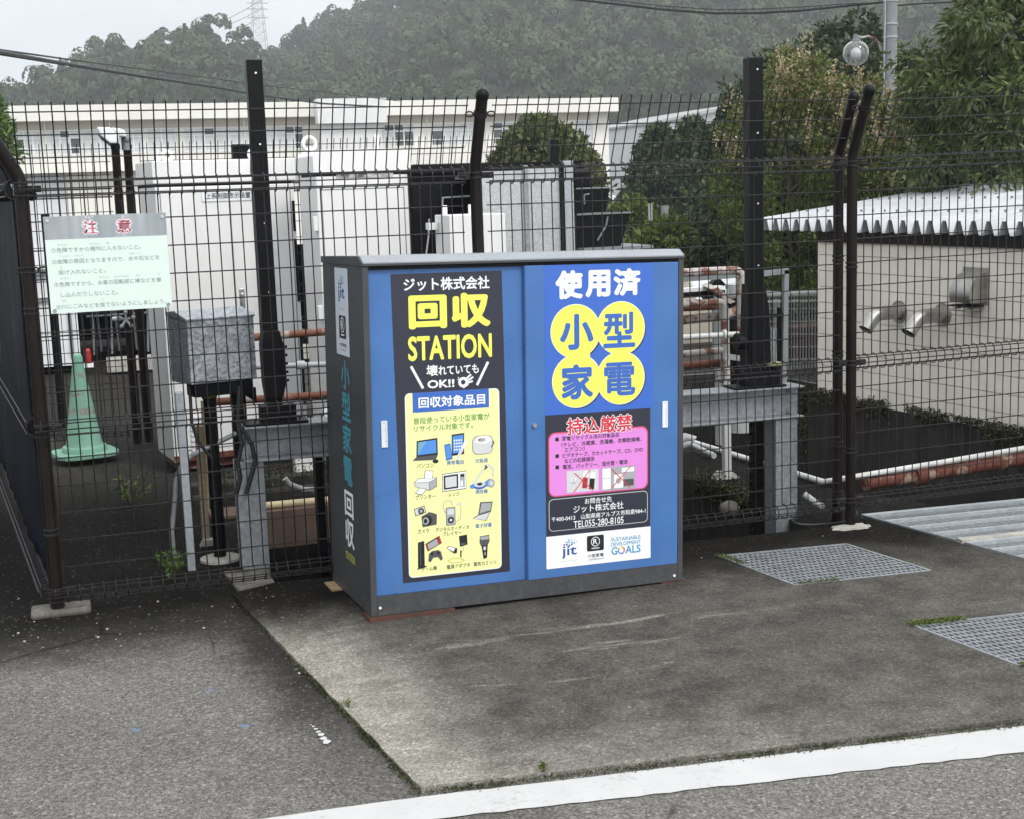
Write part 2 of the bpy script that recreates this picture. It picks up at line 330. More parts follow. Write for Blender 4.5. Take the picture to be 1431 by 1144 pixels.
def pad_material():
    g = G('pad_surface'); p = g.pos(); x, y, z = g.xyz(p)
    a = g.xyz(g.voro(p, 120))[0]; a2 = g.xyz(g.voro(p, 260))[1]
    n1 = g.noise(p, 1.3, 7, .68); n2 = g.noise(p, 5, 6, .7)
    grain = g.ramp(g.math('ADD', g.math('MULTIPLY', a, .55), g.math('MULTIPLY', a2, .45)), [(.1, .55), (.5, .92), (.8, 1.15), (.97, 2.0)])
    mid = g.mix(g.mr(n2, .3, .7), (.060, .0565, .0495), (.112, .105, .093))
    beige = g.mix(g.mr(n2, .3, .7), (.22, .208, .178), (.345, .328, .285))
    d = g.math('ADD', x, g.math('MULTIPLY', g.math('ADD', y, .06), .127)); d = g.math('SUBTRACT', d, .79)
    d = g.math('ADD', d, g.math('MULTIPLY', g.math('SUBTRACT', n1, .5), .75))
    edge = g.math('MULTIPLY', g.mr(d, .03, .55, .95, 0), g.mr(g.math('ADD', y, g.math('MULTIPLY', n1, .5)), -.75, -.05, 1, .25))
    front = g.mr(g.math('ADD', g.math('ADD', y, g.math('MULTIPLY', x, .12)), g.math('MULTIPLY', n1, 1.5)), -1.75, -.75, .75, 0)
    front = g.math('MULTIPLY', front, g.mr(x, 1.2, 3.2, 1., .35))
    f = g.math('MAXIMUM', edge, front)
    st = g.noise(g.scale(p, (1.1, 7.5, 1)), 1.05, 6, .6, .5)
    st = g.math('MULTIPLY', g.mr(st, .56, .70, 0, .8), g.math('MULTIPLY', g.mr(y, -2.0, -1.6), g.mr(y, -1.1, -.8, 1, 0)))
    st = g.math('MULTIPLY', st, g.mr(x, 2.3, 3.1, 1, .15))
    f = g.math('MAXIMUM', f, st)
    col = g.mix(f, mid, beige); col = g.mix(1., col, grain, 'MULTIPLY')
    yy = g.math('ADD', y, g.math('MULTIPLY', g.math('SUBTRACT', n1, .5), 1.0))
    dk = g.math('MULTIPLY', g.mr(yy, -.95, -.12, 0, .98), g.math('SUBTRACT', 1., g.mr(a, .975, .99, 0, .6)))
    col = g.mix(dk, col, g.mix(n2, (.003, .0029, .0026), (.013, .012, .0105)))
    g.bump(g.math('ADD', a, g.math('MULTIPLY', n2, .6)), .45, .004)
    return g.fin(col, g.mr(dk, 0, 1, .95, .88), spec=.05)
M['pad'] = pad_material()
g = G('line_paint'); p = g.pos(); n1 = g.noise(p, 45, 4); ck = g.voro(p, 3.1, 'Distance', 'DISTANCE_TO_EDGE')
cr_ = g.math('MULTIPLY', g.mr(g.math('ADD', ck, g.math('MULTIPLY', g.noise(p, 9, 5, .7), .055)), .030, .040, 1, 0), g.mr(g.noise(p, 1.7, 3), .56, .66))
col = g.mix(g.mr(g.math('ADD', g.math('MULTIPLY', n1, .5), g.math('MULTIPLY', g.noise(p, 5, 6, .7), .5)), .54, .66, 0, .55), g.mix(g.noise(p, 6, 5), (.42, .425, .42), (.54, .54, .53)), (.30, .29, .28))
M['line'] = g.fin(g.mix(cr_, col, (.12, .115, .11)), .7)

# ------------------------------------------------------------------ ground
def sheet(name, outer, holes, m_, dz=0., skirt=0., skirt_m=None, kind='structure', inner_skirt=0., bottom=False):
    polys = [list(map(lambda q: (float(q[0]), float(q[1])), P)) for P in [outer]+holes]
    vs2, faces, k = [], [], 0
    for P in polys: vs2 += [Vector(q) for q in P]; faces.append(list(range(k, k+len(P)))); k += len(P)
    r = geometry.delaunay_2d_cdt(vs2, [], faces, 0, 1e-6)
    def inside(pt, P):
        c = False; n = len(P)
        for i in range(n):
            (x1, y1), (x2, y2) = P[i], P[(i+1) % n]
            if (y1 > pt[1]) != (y2 > pt[1]) and pt[0] < (x2-x1)*(pt[1]-y1)/(y2-y1)+x1: c = not c
        return c
    mb = MB(); V = [(q.x, q.y, gz(q.x)+dz) for q in r[0]]
    fs = []
    for f in r[2]:
        c = sum((r[0][i] for i in f), Vector((0, 0)))/len(f)
        if inside(c, polys[0]) and not any(inside(c, H) for H in polys[1:]):
            a = r[0][f[1]]-r[0][f[0]]; b = r[0][f[2]]-r[0][f[1]]
            fs.append(tuple(f) if a.x*b.y-a.y*b.x > 0 else tuple(f[::-1]))
    mb.add(V, fs, 0)
    def wall(P, dpt, mi):
        n = len(P)
        for i in range(n):
            (x1, y1), (x2, y2) = P[i], P[(i+1) % n]
            mb.add([(x1, y1, gz(x1)+dz), (x2, y2, gz(x2)+dz), (x2, y2, gz(x2)+dz-dpt), (x1, y1, gz(x1)+dz-dpt)], [(0, 1, 2, 3)], mi)
    if skirt: wall(polys[0], skirt, 0)
    if inner_skirt:
        for H in polys[1:]:
            wall(H, inner_skirt, 1)
            if bottom: mb.add([(q[0], q[1], gz(q[0])+dz-inner_skirt) for q in H], [tuple(range(len(H)))], 1)
    o = mb.build(name, [m_, skirt_m or m_]); tag(o, kind=kind); return o

PIT = [(1.0, .05), (3.80, .05), (3.84, .81), (3.82, 1.42), (3.55, 1.9), (1.0, 1.9)]
CANAL = [(4.74, -1.6), (7.5, -1.6), (7.05, 2.2), (6.69, 4.92), (6.55, 6.0), (3.95, 6.0), (4.27, 2.72), (4.46, .79), (4.69, .52), (4.74, .24)]
# extra vertices so that the clamp of the slope has edges to follow
xs = [-700, -4, 8, 700]
outer = [(-700, -60), (-4, -60), (8, -60), (700, -60), (700, 900), (8, 900), (-4, 900), (-700, 900)]
sheet('ground', outer, [PIT, CANAL], M['asphalt'])
# channel walls: pit and canal linings
def lining(name, P, depth):
    mb = MB(); n = len(P)
    for i in range(n):
        (x1, y1), (x2, y2) = P[i], P[(i+1) % n]
        mb.add([(x1, y1, gz(x1)-.001), (x2, y2, gz(x2)-.001), (x2, y2, -depth), (x1, y1, -depth)], [(0, 1, 2, 3)])
    return tag(mb.build(name, M['wet_concrete']), kind='structure')
lining('pit_wall', PIT, 1.6); lining('canal_wall', CANAL, 1.5)
for nm, P, z in (('pit_water', PIT, -1.15), ('canal_water', CANAL, -1.22)):
    mb = MB(); mb.add([(q[0], q[1], z) for q in P], [tuple(range(len(P)))]); tag(mb.build(nm, M['water']), kind='structure')

# concrete pad under the cabinet with two recesses for the gratings
GR1 = [(3.09, -.265), (3.18, -.845), (3.885, -.855), (3.785, -.285)]
GR2 = [(3.33, -1.53), (3.415, -2.075), (4.12, -2.10), (4.03, -1.55)]
PAD = [(.79, -.06), (1.08, -2.345), (2.0, -2.42), (3.1, -2.505), (9, -2.98), (9, -1.62), (4.70, -1.62), (4.40, -.89), (4.19, .19), (4.1, .04), (3.0, .045), (1.0, .045)]
def wobble(P, amp=.003, step=.05):
    q = []
    for i in range(len(P)):
        a, b = Vector(P[i]), Vector(P[(i+1) % len(P)]); n = max(1, min(60, int((b-a).length/step)))
        for k in range(n):
            c = a.lerp(b, k/n); q.append((c.x+(random.uniform(-amp, amp) if k else 0), c.y+(random.uniform(-amp, amp) if k else 0)))
    return q
sheet('concrete_pad', wobble(PAD), [GR1, GR2], M['pad'], dz=.016, skirt=.02, skirt_m=M['wet_concrete'], inner_skirt=.16, bottom=True)
sheet('concrete_strip', wobble([(.83, -.055), (.99, -.055), (1.0, .05), (1.0, .33), (.80, .33)], .004), [], M['concrete'], dz=.014, skirt=.016)
# painted line
LT = [(-1.6, -2.30), (1.08, -2.385), (3.09, -2.535), (9, -2.97)]
LB = [(9, -3.15), (2.94, -2.715), (1.06, -2.54), (-1.6, -2.45)]
def wob_line(P, amp, step=.05):
    q = []
    for a, b in zip(P[:-1], P[1:]):
        n = max(1, int(math.hypot(b[0]-a[0], b[1]-a[1])/step))
        q += [(a[0]+(b[0]-a[0])*k/n, a[1]+(b[1]-a[1])*k/n+(random.uniform(-amp, amp) if k else 0)) for k in range(n)]
    return q+[P[-1]]
sheet('painted_line', wob_line(LT, .002)+wob_line(LB, .005), [], M['line'], dz=.004)
c = gnd(447, 1027)
mb = MB()
for i in range(7):
    t = i/6; cx, cy_ = gnd(434+22*t, 1013+24*t**1.3)[:2]; r_ = .004+.013*t
    mb.add([(cx+r_*math.cos(a)*random.uniform(.6, 1.1), cy_+r_*math.sin(a)*random.uniform(.7, 1.3), gz(cx)+.003+i*.0002) for a in np.linspace(0, 5.6, 8)], [tuple(range(8))])
tag(mb.build('paint_fleck', M['line']), kind='structure')

# ------------------------------------------------------------------ cabinet
A_YAW, A_RC, A_TC = .0595, .0272, -.014
UX = np.array([math.cos(A_YAW), math.sin(A_YAW), -A_RC]); UX /= np.linalg.norm(UX)
UY = np.array([-math.sin(A_YAW), math.cos(A_YAW), A_TC]); UY -= UX*(UX@UY); UY /= np.linalg.norm(UY); UZ = np.cross(UX, UY)
O = np.array([1.2909, -.694, .0335-.0192*(1.2909-.05)])
CW, CD = 1.456, .66
cab = empty('recycling_cabinet', O, 'blue and dark grey sliding-door steel cabinet for collecting used small appliances, covered in posters', 'cabinet')
cm = Matrix.Identity(4)
for i in range(3): cm[i][0], cm[i][1], cm[i][2], cm[i][3] = UX[i], UY[i], UZ[i], O[i]
cab.rotation_euler = cm.to_euler()
# shell
mb = MB()
mb.box(0, .026, 0, CD, 0, 1.444)                       # left wall with its front edge
mb.box(CW-.026, CW, 0, CD, 0, 1.444)
mb.box(.026, CW-.026, CD-.02, CD, 0, 1.444)
mb.box(.026, CW-.026, .0, CD-.02, 0, .078)             # plinth
mb.box(.026, CW-.026, .012, CD-.02, 1.430, 1.444)
mb.build('body', M['cab_gray'], cab, bevel=.003)
mb = MB(); mb.box(.026, CW-.026, -.002, .004, .0782, .0835); mb.build('rail', M['white_plastic'] if False else M['cab_gray'], cab, bevel=.001)
# roof: slanted front lip and slightly falling top, dark end caps
mb = MB()
prof = [(-.004, 1.4445), (-.004, 1.460), (.040, 1.484), (.05, 1.485), (CD+.012, 1.472), (CD+.012, 1.4445)]
mb.prism(prof, (0, 1, 0), (0, 0, 1), (.004, 0, 0), (CW-.004, 0, 0)); mb.build('roof', M['cab_roof'], cab, bevel=.002)
mb = MB(); cp_ = [(-.004, 1.4445), (-.006, 1.459), (.040, 1.483), (.05, 1.4845), (CD+.014, 1.473), (CD+.014, 1.4445)]
for x0 in (-.004, CW-.0035): mb.prism(cp_, (0, 1, 0), (0, 0, 1), (x0, 0, 0), (.0075, 0, 0))
mb.box(.004, CW, -.0065, -.0042, 1.4445, 1.4545)
mb.build('roof_end_cap', M['cab_gray'], cab, bevel=.0015)
mb = MB(); mb.box(.0265, CW-.0265, .004, .011, 1.4302, 1.4438); mb.build('rail_shadow_gap', M['dark_gap'], cab)
# doors
YL_, YR_ = .020, .004
dl = MB().box(.0285, .735, YL_, YL_+.022, .0795, 1.4295).build('door', M['cab_blue'], cab, bevel=.0025)
dr = MB().box(.700, 1.4275, YR_-.006, YR_+.012, .0795, 1.4295).build('door', M['cab_blue'], cab, bevel=.0025)
MB().box(.7015, .7035, YR_-.0075, YR_-.0062, .082, 1.428).build('edge_strip', paint('cab_blue_edge', (.03, .09, .25), .4), dr)
def handle(door, u0, u1, v0, v1, y):
    mb = MB(); t = .006
    mb.box(u0, u0+t, y-.005, y-.0002, v0, v1); mb.box(u1-t, u1, y-.005, y-.0002, v0, v1)
    mb.box(u0+t, u1-t, y-.005, y-.0002, v1-t, v1); mb.box(u0+t, u1-t, y-.005, y-.0002, v0, v0+t)
    mb.box(u0+t, u1-t, y-.0012, y-.0002, v0+t, v1-t)
    mb.box(u0+t, u1-t, y-.003, y-.0012, v1-.034, v1-t)
    mb.build('handle', M['white_plastic'], door, bevel=.001)
handle(dl, .068, .094, .705, .815, YL_); handle(dr, 1.349, 1.375, .705, .818, YR_-.006)
MB().cyl((.738, YR_-.0062, .756), (.738, YR_-.016, .756), .0095, n=18).build('lock', M['chrome'], dr, smooth=True)
for u_, v_ in ((.038, .036), (1.412, .026)): MB().cyl((u_, -.001, v_), (u_, -.004, v_), .006).build('screw', M['white_plastic'], cab, smooth=True)

# ---- lettering
_cache = {}
def glyphs(body, bold):
    """outline of a piece of lettering; bold strokes come from shifted copies, each a hair above the last"""
    key = (body, bold)
    if key not in _cache:
        cu = bpy.data.curves.new('lettering', 'FONT'); cu.body = body; cu.size = 1; cu.resolution_u = 3
        o = bpy.data.objects.new('lettering', cu); COL.objects.link(o)
        dg = bpy.context.evaluated_depsgraph_get(); dg.update()
        me = bpy.data.meshes.new_from_object(o.evaluated_get(dg))
        B = np.array([v.co[:2] for v in me.vertices]); Fb = [tuple(q.vertices) for q in me.polygons]; n = len(B)
        V, Fc = [np.c_[B, np.zeros(n)]], list(Fb)
        if bold:
            for k in range(8):
                a = math.pi*k/4+.2; V.append(np.c_[B+bold*np.array((math.cos(a), math.sin(a))), np.full(n, .05*(k+1))]); Fc += [tuple(i+n*(k+1) for i in q) for q in Fb]
        V = np.concatenate(V); lo, hi = V[:, :2].min(0), V[:, :2].max(0); V[:, :2] = (V[:, :2]-lo)/(hi-lo)
        bpy.data.objects.remove(o); bpy.data.curves.remove(cu); bpy.data.meshes.remove(me)
        _cache[key] = (V, Fc)
    return _cache[key]
class Flat:
    """flat artwork in a (u, v) plane; h is the layer height in steps of 0.4 mm"""
    def __init__(s, frame): s.fr = frame; s.mb = MB(); s.mats = []
    def mi(s, m_):
        m_ = M[m_] if isinstance(m_, str) else m_
        if m_ not in s.mats: s.mats.append(m_)
        return s.mats.index(m_)
    def poly(s, pts, m_, h=1): s.mb.add([s.fr(u, v, h) for u, v in pts], [tuple(range(len(pts)))], s.mi(m_)); return s
    def rect(s, u0, v0, u1, v1, m_, h=1): return s.poly([(u0, v0), (u1, v0), (u1, v1), (u0, v1)], m_, h)
    def ell(s, u, v, ru, rv, m_, h=1, n=28): return s.poly([(u+ru*math.cos(a), v+rv*math.sin(a)) for a in np.linspace(0, 2*math.pi, n, False)], m_, h)
    def ring(s, u, v, r0, r1, m_, h=1, n=24, a0=0., a1=2*math.pi):
        A = np.linspace(a0, a1, n+1)
        for p, q in zip(A[:-1], A[1:]): s.poly([(u+r0*math.cos(p), v+r0*math.sin(p)), (u+r1*math.cos(p), v+r1*math.sin(p)), (u+r1*math.cos(q), v+r1*math.sin(q)), (u+r0*math.cos(q), v+r0*math.sin(q))], m_, h)
        return s
    def rrect(s, u0, v0, u1, v1, r, m_, h=1):
        P = []
        for cu, cv, a in ((u1-r, v1-r, 0), (u0+r, v1-r, 90), (u0+r, v0+r, 180), (u1-r, v0+r, 270)):
            for k in range(7): t = math.radians(a+15*k); P.append((cu+r*math.cos(t), cv+r*math.sin(t)))
        return s.poly(P, m_, h)
    def line(s, p, q, wd, m_, h=1):
        p, q = np.array(p, float), np.array(q, float); d = (q-p)/np.linalg.norm(q-p); n = np.array([-d[1], d[0]])*wd/2
        return s.poly([p-n, q-n, q+n, p+n], m_, h)
    def path(s, pts, wd, m_, h=1):
        for p, q in zip(pts[:-1], pts[1:]): s.line(p, q, wd, m_, h)
        return s
    def text(s, body, u0, v0, u1, v1, m_, h=1, bold=.02):
        V, Fc = glyphs(body, round(bold*.8, 4)); s.mb.add([s.fr(u0+(u1-u0)*a, v0+(v1-v0)*b, h+c) for a, b, c in V], Fc, s.mi(m_)); return s
    def build(s, name, parent): return s.mb.build(name, s.mats, parent)
def ink(name, c, ro=.45): M['i_'+name] = flat('ink_'+name, c, ro)
for nm, c in dict(navy=(.022, .025, .042), yellow=(.87, .88, .12), pale=(.84, .865, .38), white=(.82, .83, .84), blue=(.035, .115, .52), deep=(.04, .13, .47), green=(.10, .29, .07), teal=(.055, .28, .36),
                  pink=(.70, .24, .66), pinkedge=(.62, .08, .16), red=(.62, .035, .06), black=(.012, .012, .014), grey=(.36, .37, .38), lgrey=(.60, .61, .62), dgrey=(.08, .08, .085), scr=(.08, .26, .68),
                  olive=(.52, .52, .09), skin=(.75, .76, .74), jit=(.03, .09, .28), jit2=(.18, .36, .55), cyan=(.06, .30, .52), orange=(.65, .25, .04), dred=(.38, .03, .03), side=(.58, .63, .70), mint=(.50, .64, .575), inkgrey=(.23, .29, .28), signred=(.62, .17, .23)).items(): ink(nm, c)
fl = lambda u, v, h: (u, YL_-.0003-h*.0004, v)
fr_ = lambda u, v, h: (u, YR_-.0063-h*.0004, v)
# left poster
f = Flat(fl)
f.poly([(.124, 1.409), (.607, 1.412), (.626, .125), (.146, .124)], 'i_navy', 1)
pL = f.build('poster', cab); tag(pL, 'navy collection poster with yellow lettering and pictures of appliances')
f = Flat(fl)
f.text('ジット株式会社', .178, 1.338, .552, 1.392, 'i_white', 2, .03)
f.text('回', .197, 1.182, .362, 1.320, 'i_yellow', 2, .06); f.text('収', .382, 1.180, .555, 1.324, 'i_yellow', 2, .06)
f.text('STATION', .191, 1.051, .558, 1.153, 'i_yellow', 2, .035)
f.text('壊', .268, .985, .318, 1.031, 'i_white', 2, .03); f.text('れていても', .320, .987, .498, 1.026, 'i_white', 2, .03)
f.text('OK!!', .271, .934, .389, .968, 'i_white', 2, .04)
f.line((.202, 1.030), (.252, .936), .011, 'i_white', 2); f.line((.540, 1.032), (.489, .936), .011, 'i_white', 2)
# OK hand sign
f.ring(.428, .952, .010, .022, 'i_white', 2); 
for a, b in (((.440, .965), (.463, .983)), ((.446, .957), (.473, .972)), ((.447, .948), (.470, .955))): f.line(a, b, .008, 'i_white', 3)
f.line((.425, .932), (.448, .945), .014, 'i_white', 3); f.line((.405, .975), (.411, .968), .003, 'i_white', 2); f.line((.402, .965), (.410, .962), .003, 'i_white', 2)
f.build('lettering', pL)
f = Flat(fl)
f.rrect(.172, .143, .588, .919, .02, 'i_white', 2); f.rrect(.176, .147, .584, .915, .018, 'i_pale', 3)
f.rect(.205, .840, .541, .919, 'i_deep', 4); f.text('回収対象品目', .230, .854, .524, .900, 'i_white', 5, .035)
f.text('普段使っている小型家電が', .207, .791, .543, .819, 'i_green', 4, .015); f.text('リサイクル対象です。', .208, .759, .468, .786, 'i_green', 4, .015)
for body, u, v, wd in (('パソコン', .254, .616, .074), ('携帯電話', .387, .619, .078), ('炊飯器', .504, .618, .056), ('プリンター', .252, .484, .088), ('レンジ', .379, .485, .048), ('掃除機', .501, .485, .056), ('カメラ', .240, .339, .048),
                       ('デジタルオーディオ', .368, .338, .150), ('プレイヤー', .367, .317, .084), ('電子辞書', .508, .338, .074), ('ゲーム機', .261, .175, .068), ('電源アダプタ', .391, .173, .104), ('電気カミソリ', .511, .173, .102)):
    f.text(body, u-wd/2, v-.0095, u+wd/2, v+.0095, 'i_navy' if body not in ('携帯電話', '炊飯器', '掃除機', '電子辞書') else 'i_deep', 4, .012)
f.build('item_panel', pL)
f = Flat(fl); H = 5
# laptop + mouse
f.poly([(.219, .722), (.309, .729), (.310, .658), (.216, .655)], 'i_black', H); f.poly([(.224, .716), (.303, .722), (.304, .666), (.221, .662)], 'i_scr', H+1); f.poly([(.224, .716), (.262, .719), (.230, .672), (.222, .669)], 'i_jit2', H+2)
f.poly([(.198, .640), (.216, .655), (.310, .658), (.300, .637)], 'i_dgrey', H+1); f.ell(.299, .631, .013, .008, 'i_black', H+2)
f.build('laptop_picture', pL); f = Flat(fl)   # phones
f.poly([(.372, .738), (.428, .742), (.426, .652), (.372, .648)], 'i_black', H); f.poly([(.376, .731), (.424, .735), (.422, .662), (.376, .658)], 'i_scr', H+1)
for i in range(4):
    for j in range(4): f.rect(.381+.010*j, .670+.013*i, .387+.010*j, .677+.013*i, 'i_white', H+2)
f.poly([(.338, .698), (.366, .702), (.374, .636), (.346, .630)], 'i_deep', H+2); f.poly([(.341, .694), (.364, .697), (.370, .642), (.348, .637)], 'i_scr', H+3)
f.poly([(.388, .635), (.398, .628), (.442, .706), (.431, .713)], 'i_white', H+3); f.poly([(.392, .636), (.398, .632), (.424, .676), (.416, .681)], 'i_lgrey', H+4)
f.build('phone_picture', pL); f = Flat(fl)   # rice cooker
f.rrect(.463, .645, .556, .725, .025, 'i_dgrey', H); f.rrect(.465, .647, .554, .723, .024, 'i_lgrey', H+1); f.poly([(.470, .698), (.490, .722), (.535, .724), (.551, .702), (.520, .688)], 'i_white', H+2); f.ell(.505, .707, .018, .008, 'i_grey', H+3); f.ell(.496, .708, .005, .004, 'i_red', H+4); f.path([(.547, .672), (.560, .690), (.556, .700)], .005, 'i_dgrey', H+3)
f.build('rice_cooker_picture', pL); f = Flat(fl)   # printer
f.poly([(.203, .549), (.225, .565), (.304, .562), (.304, .524), (.270, .508), (.207, .530)], 'i_dgrey', H); f.poly([(.205, .548), (.226, .563), (.302, .560), (.268, .545)], 'i_white', H+1); f.poly([(.205, .546), (.268, .543), (.268, .511), (.209, .531)], 'i_lgrey', H+1); f.poly([(.270, .544), (.302, .558), (.302, .526), (.270, .511)], 'i_grey', H+1)
f.poly([(.248, .560), (.252, .596), (.288, .592), (.284, .556)], 'i_dgrey', H+1); f.poly([(.250, .561), (.254, .594), (.286, .590), (.282, .558)], 'i_white', H+2); f.poly([(.206, .502), (.226, .525), (.258, .516), (.236, .492)], 'i_dgrey', H+2); f.poly([(.209, .503), (.227, .523), (.254, .515), (.235, .495)], 'i_white', H+3)
f.build('printer_picture', pL); f = Flat(fl)   # microwave
f.poly([(.327, .574), (.433, .581), (.433, .503), (.327, .498)], 'i_dgrey', H); f.poly([(.329, .571), (.431, .578), (.431, .506), (.329, .501)], 'i_white', H+1); f.poly([(.333, .566), (.397, .570), (.397, .510), (.333, .507)], 'i_black', H+2); f.poly([(.340, .559), (.390, .562), (.390, .517), (.340, .514)], 'i_lgrey', H+3); f.rect(.405, .512, .426, .570, 'i_grey', H+2); f.rect(.408, .556, .424, .567, 'i_black', H+3); f.rect(.407, .516, .418, .540, 'i_white', H+3)
f.build('microwave_picture', pL); f = Flat(fl)   # vacuum
f.path([(.462, .515), (.520, .593), (.532, .600), (.552, .585), (.556, .545)], .008, 'i_grey', H); f.path([(.462, .515), (.520, .593), (.532, .600), (.552, .585), (.556, .545)], .004, 'i_white', H+1); f.poly([(.515, .575), (.520, .600), (.532, .588)], 'i_dgrey', H+2)
f.ell(.493, .512, .030, .016, 'i_deep', H+1); f.ell(.493, .517, .026, .012, 'i_lgrey', H+2); f.ell(.493, .518, .012, .006, 'i_black', H+3); f.ell(.545, .518, .016, .019, 'i_grey', H+2); f.ell(.545, .518, .009, .011, 'i_lgrey', H+3); f.poly([(.448, .515), (.466, .522), (.464, .500), (.452, .503)], 'i_scr', H+2); f.poly([(.515, .525), (.540, .540), (.545, .505), (.520, .505)], 'i_scr', H+1)
f.build('vacuum_cleaner_picture', pL); f = Flat(fl)   # cameras
f.poly([(.200, .436), (.246, .448), (.254, .417), (.206, .404)], 'i_dgrey', H); f.poly([(.203, .433), (.244, .444), (.250, .419), (.208, .408)], 'i_lgrey', H+1); f.ell(.231, .425, .013, .013, 'i_black', H+2); f.ell(.231, .425, .007, .007, 'i_grey', H+3)
f.poly([(.232, .402), (.255, .412), (.265, .418), (.285, .412), (.300, .405), (.298, .362), (.236, .356)], 'i_dgrey', H+2); f.ell(.256, .382, .022, .022, 'i_black', H+3); f.ell(.250, .381, .014, .016, 'i_grey', H+4); f.ell(.249, .381, .008, .010, 'i_black', H+5)
f.build('camera_picture', pL); f = Flat(fl)   # audio player
f.rrect(.340, .352, .382, .430, .005, 'i_dgrey', H); f.rrect(.342, .354, .380, .428, .004, 'i_grey', H+1); f.rect(.346, .398, .376, .422, 'i_lgrey', H+2); f.ell(.361, .375, .014, .014, 'i_black', H+2); f.ell(.361, .375, .006, .006, 'i_lgrey', H+3)
f.path([(.340, .405), (.328, .430), (.330, .450), (.346, .460), (.364, .455), (.372, .435)], .0028, 'i_grey', H); f.path([(.382, .365), (.404, .375), (.408, .410), (.404, .440)], .0028, 'i_grey', H); f.ell(.403, .443, .005, .006, 'i_lgrey', H+1); f.ell(.393, .440, .005, .006, 'i_lgrey', H+1)
f.build('audio_player_picture', pL); f = Flat(fl)   # electronic dictionary
f.poly([(.494, .440), (.551, .438), (.543, .397), (.484, .385)], 'i_dgrey', H); f.poly([(.500, .435), (.546, .433), (.539, .401), (.490, .391)], 'i_grey', H+1); f.poly([(.457, .372), (.484, .386), (.543, .398), (.520, .357)], 'i_dgrey', H); f.poly([(.461, .371), (.486, .383), (.538, .393), (.518, .360)], 'i_lgrey', H+1)
f.build('dictionary_picture', pL); f = Flat(fl)   # game machines
f.poly([(.214, .292), (.242, .297), (.242, .186), (.212, .182)], 'i_black', H); f.rect(.222, .192, .226, .288, 'i_dgrey', H+1); f.poly([(.208, .180), (.250, .190), (.250, .184), (.210, .176)], 'i_black', H+1)
f.poly([(.246, .283), (.309, .313), (.319, .280), (.256, .250)], 'i_black', H+1); f.poly([(.255, .281), (.296, .301), (.305, .276), (.262, .257)], 'i_grey', H+2); f.poly([(.297, .307), (.309, .313), (.319, .280), (.307, .274)], 'i_dred', H+2); f.poly([(.246, .283), (.252, .286), (.262, .253), (.256, .250)], 'i_dred', H+2)
f.poly([(.262, .240), (.275, .250), (.302, .252), (.314, .244), (.322, .212), (.314, .205), (.301, .222), (.280, .221), (.268, .203), (.258, .208)], 'i_dgrey', H+3); f.ell(.275, .238, .006, .006, 'i_black', H+4); f.ell(.303, .238, .006, .006, 'i_black', H+4)
f.build('game_machine_picture', pL); f = Flat(fl)   # adapters
f.poly([(.396, .302), (.432, .306), (.434, .262), (.400, .255)], 'i_black', H); f.rect(.404, .262, .424, .272, 'i_dgrey', H+1); f.poly([(.340, .255), (.348, .265), (.388, .250), (.385, .230), (.374, .228)], 'i_dgrey', H); f.poly([(.343, .254), (.350, .262), (.378, .251), (.370, .238)], 'i_white', H+1); f.rect(.376, .233, .386, .246, 'i_black', H+1)
f.path([(.415, .256), (.414, .240), (.402, .226), (.406, .205)], .0028, 'i_grey', H); f.rect(.400, .212, .406, .240, 'i_black', H+1); f.path([(.345, .200), (.370, .210), (.400, .204), (.420, .196), (.400, .188), (.360, .190), (.345, .200)], .003, 'i_olive', H)
f.build('adapter_picture', pL); f = Flat(fl)   # shaver
f.poly([(.490, .292), (.532, .295), (.534, .268), (.525, .250), (.496, .248), (.488, .265)], 'i_dgrey', H); f.rect(.493, .276, .530, .290, 'i_grey', H+1); f.poly([(.497, .250), (.525, .252), (.521, .196), (.505, .192)], 'i_black', H+1); f.ell(.511, .238, .006, .009, 'i_lgrey', H+2); f.ell(.512, .215, .003, .008, 'i_grey', H+2)
f.build('shaver_picture', pL)
# right posters: blue print, navy notice, white logo strip
f = Flat(fr_); f.rect(.789, .794, 1.304, 1.4295, flat('ink_print_blue', (.042, .135, .52), .4), 1)
pB = f.build('poster', cab); tag(pB, 'blue printed sheet with white heading and four yellow discs of characters')
f = Flat(fr_)
f.text('使', .841, 1.284, .968, 1.406, 'i_white', 3, .062); f.text('用', .980, 1.288, 1.098, 1.404, 'i_white', 3, .062); f.text('済', 1.112, 1.290, 1.243, 1.408, 'i_white', 3, .062)
cs = [(.933, 1.145), (1.147, 1.150), (.938, .932), (1.146, .934)]
for u, v in cs: f.ell(u+.006, v-.005, .116, .116, 'i_navy', 1.6, 48)
for k, (u, v) in enumerate(cs): f.ell(u, v, .117, .117, 'i_white', 2.2+.12*k, 48)
for k, (u, v) in enumerate(cs): f.ell(u, v, .1145, .1145, 'i_yellow', 3+.12*k, 48)
f.rect(.985, 1.085, 1.0, 1.0, 'i_yellow', 2.9)
for ch, a, b, c_, d in (('小', .859, 1.066, 1.017, 1.220), ('型', 1.063, 1.066, 1.216, 1.220), ('家', .864, .852, 1.014, 1.004), ('電', 1.066, .856, 1.217, 1.003)): f.text(ch, a, b, c_, d, 'i_deep', 4.2, .033 if ch in '電型' else .048)
f.build('lettering', pB)
f = Flat(fr_); f.rect(.788, .253, 1.290, .7935, 'i_navy', 1.5); pN = f.build('poster', cab); tag(pN, 'navy notice with red heading, pink panel and contact address')
f = Flat(fr_)
f.rrect(.801, .437, 1.279, .718, .032, 'i_pinkedge', 2); f.rrect(.806, .442, 1.273, .712, .028, 'i_pink', 3)
for u, v in ((.885, .699), (.891, .699), (.888, .697), (.888, .703)): f.text('持込厳禁', u, v, u+.312, v+.076, 'i_white', 4, .035)
f.text('持込厳禁', .888, .700, 1.200, .776, 'i_red', 5, .025)
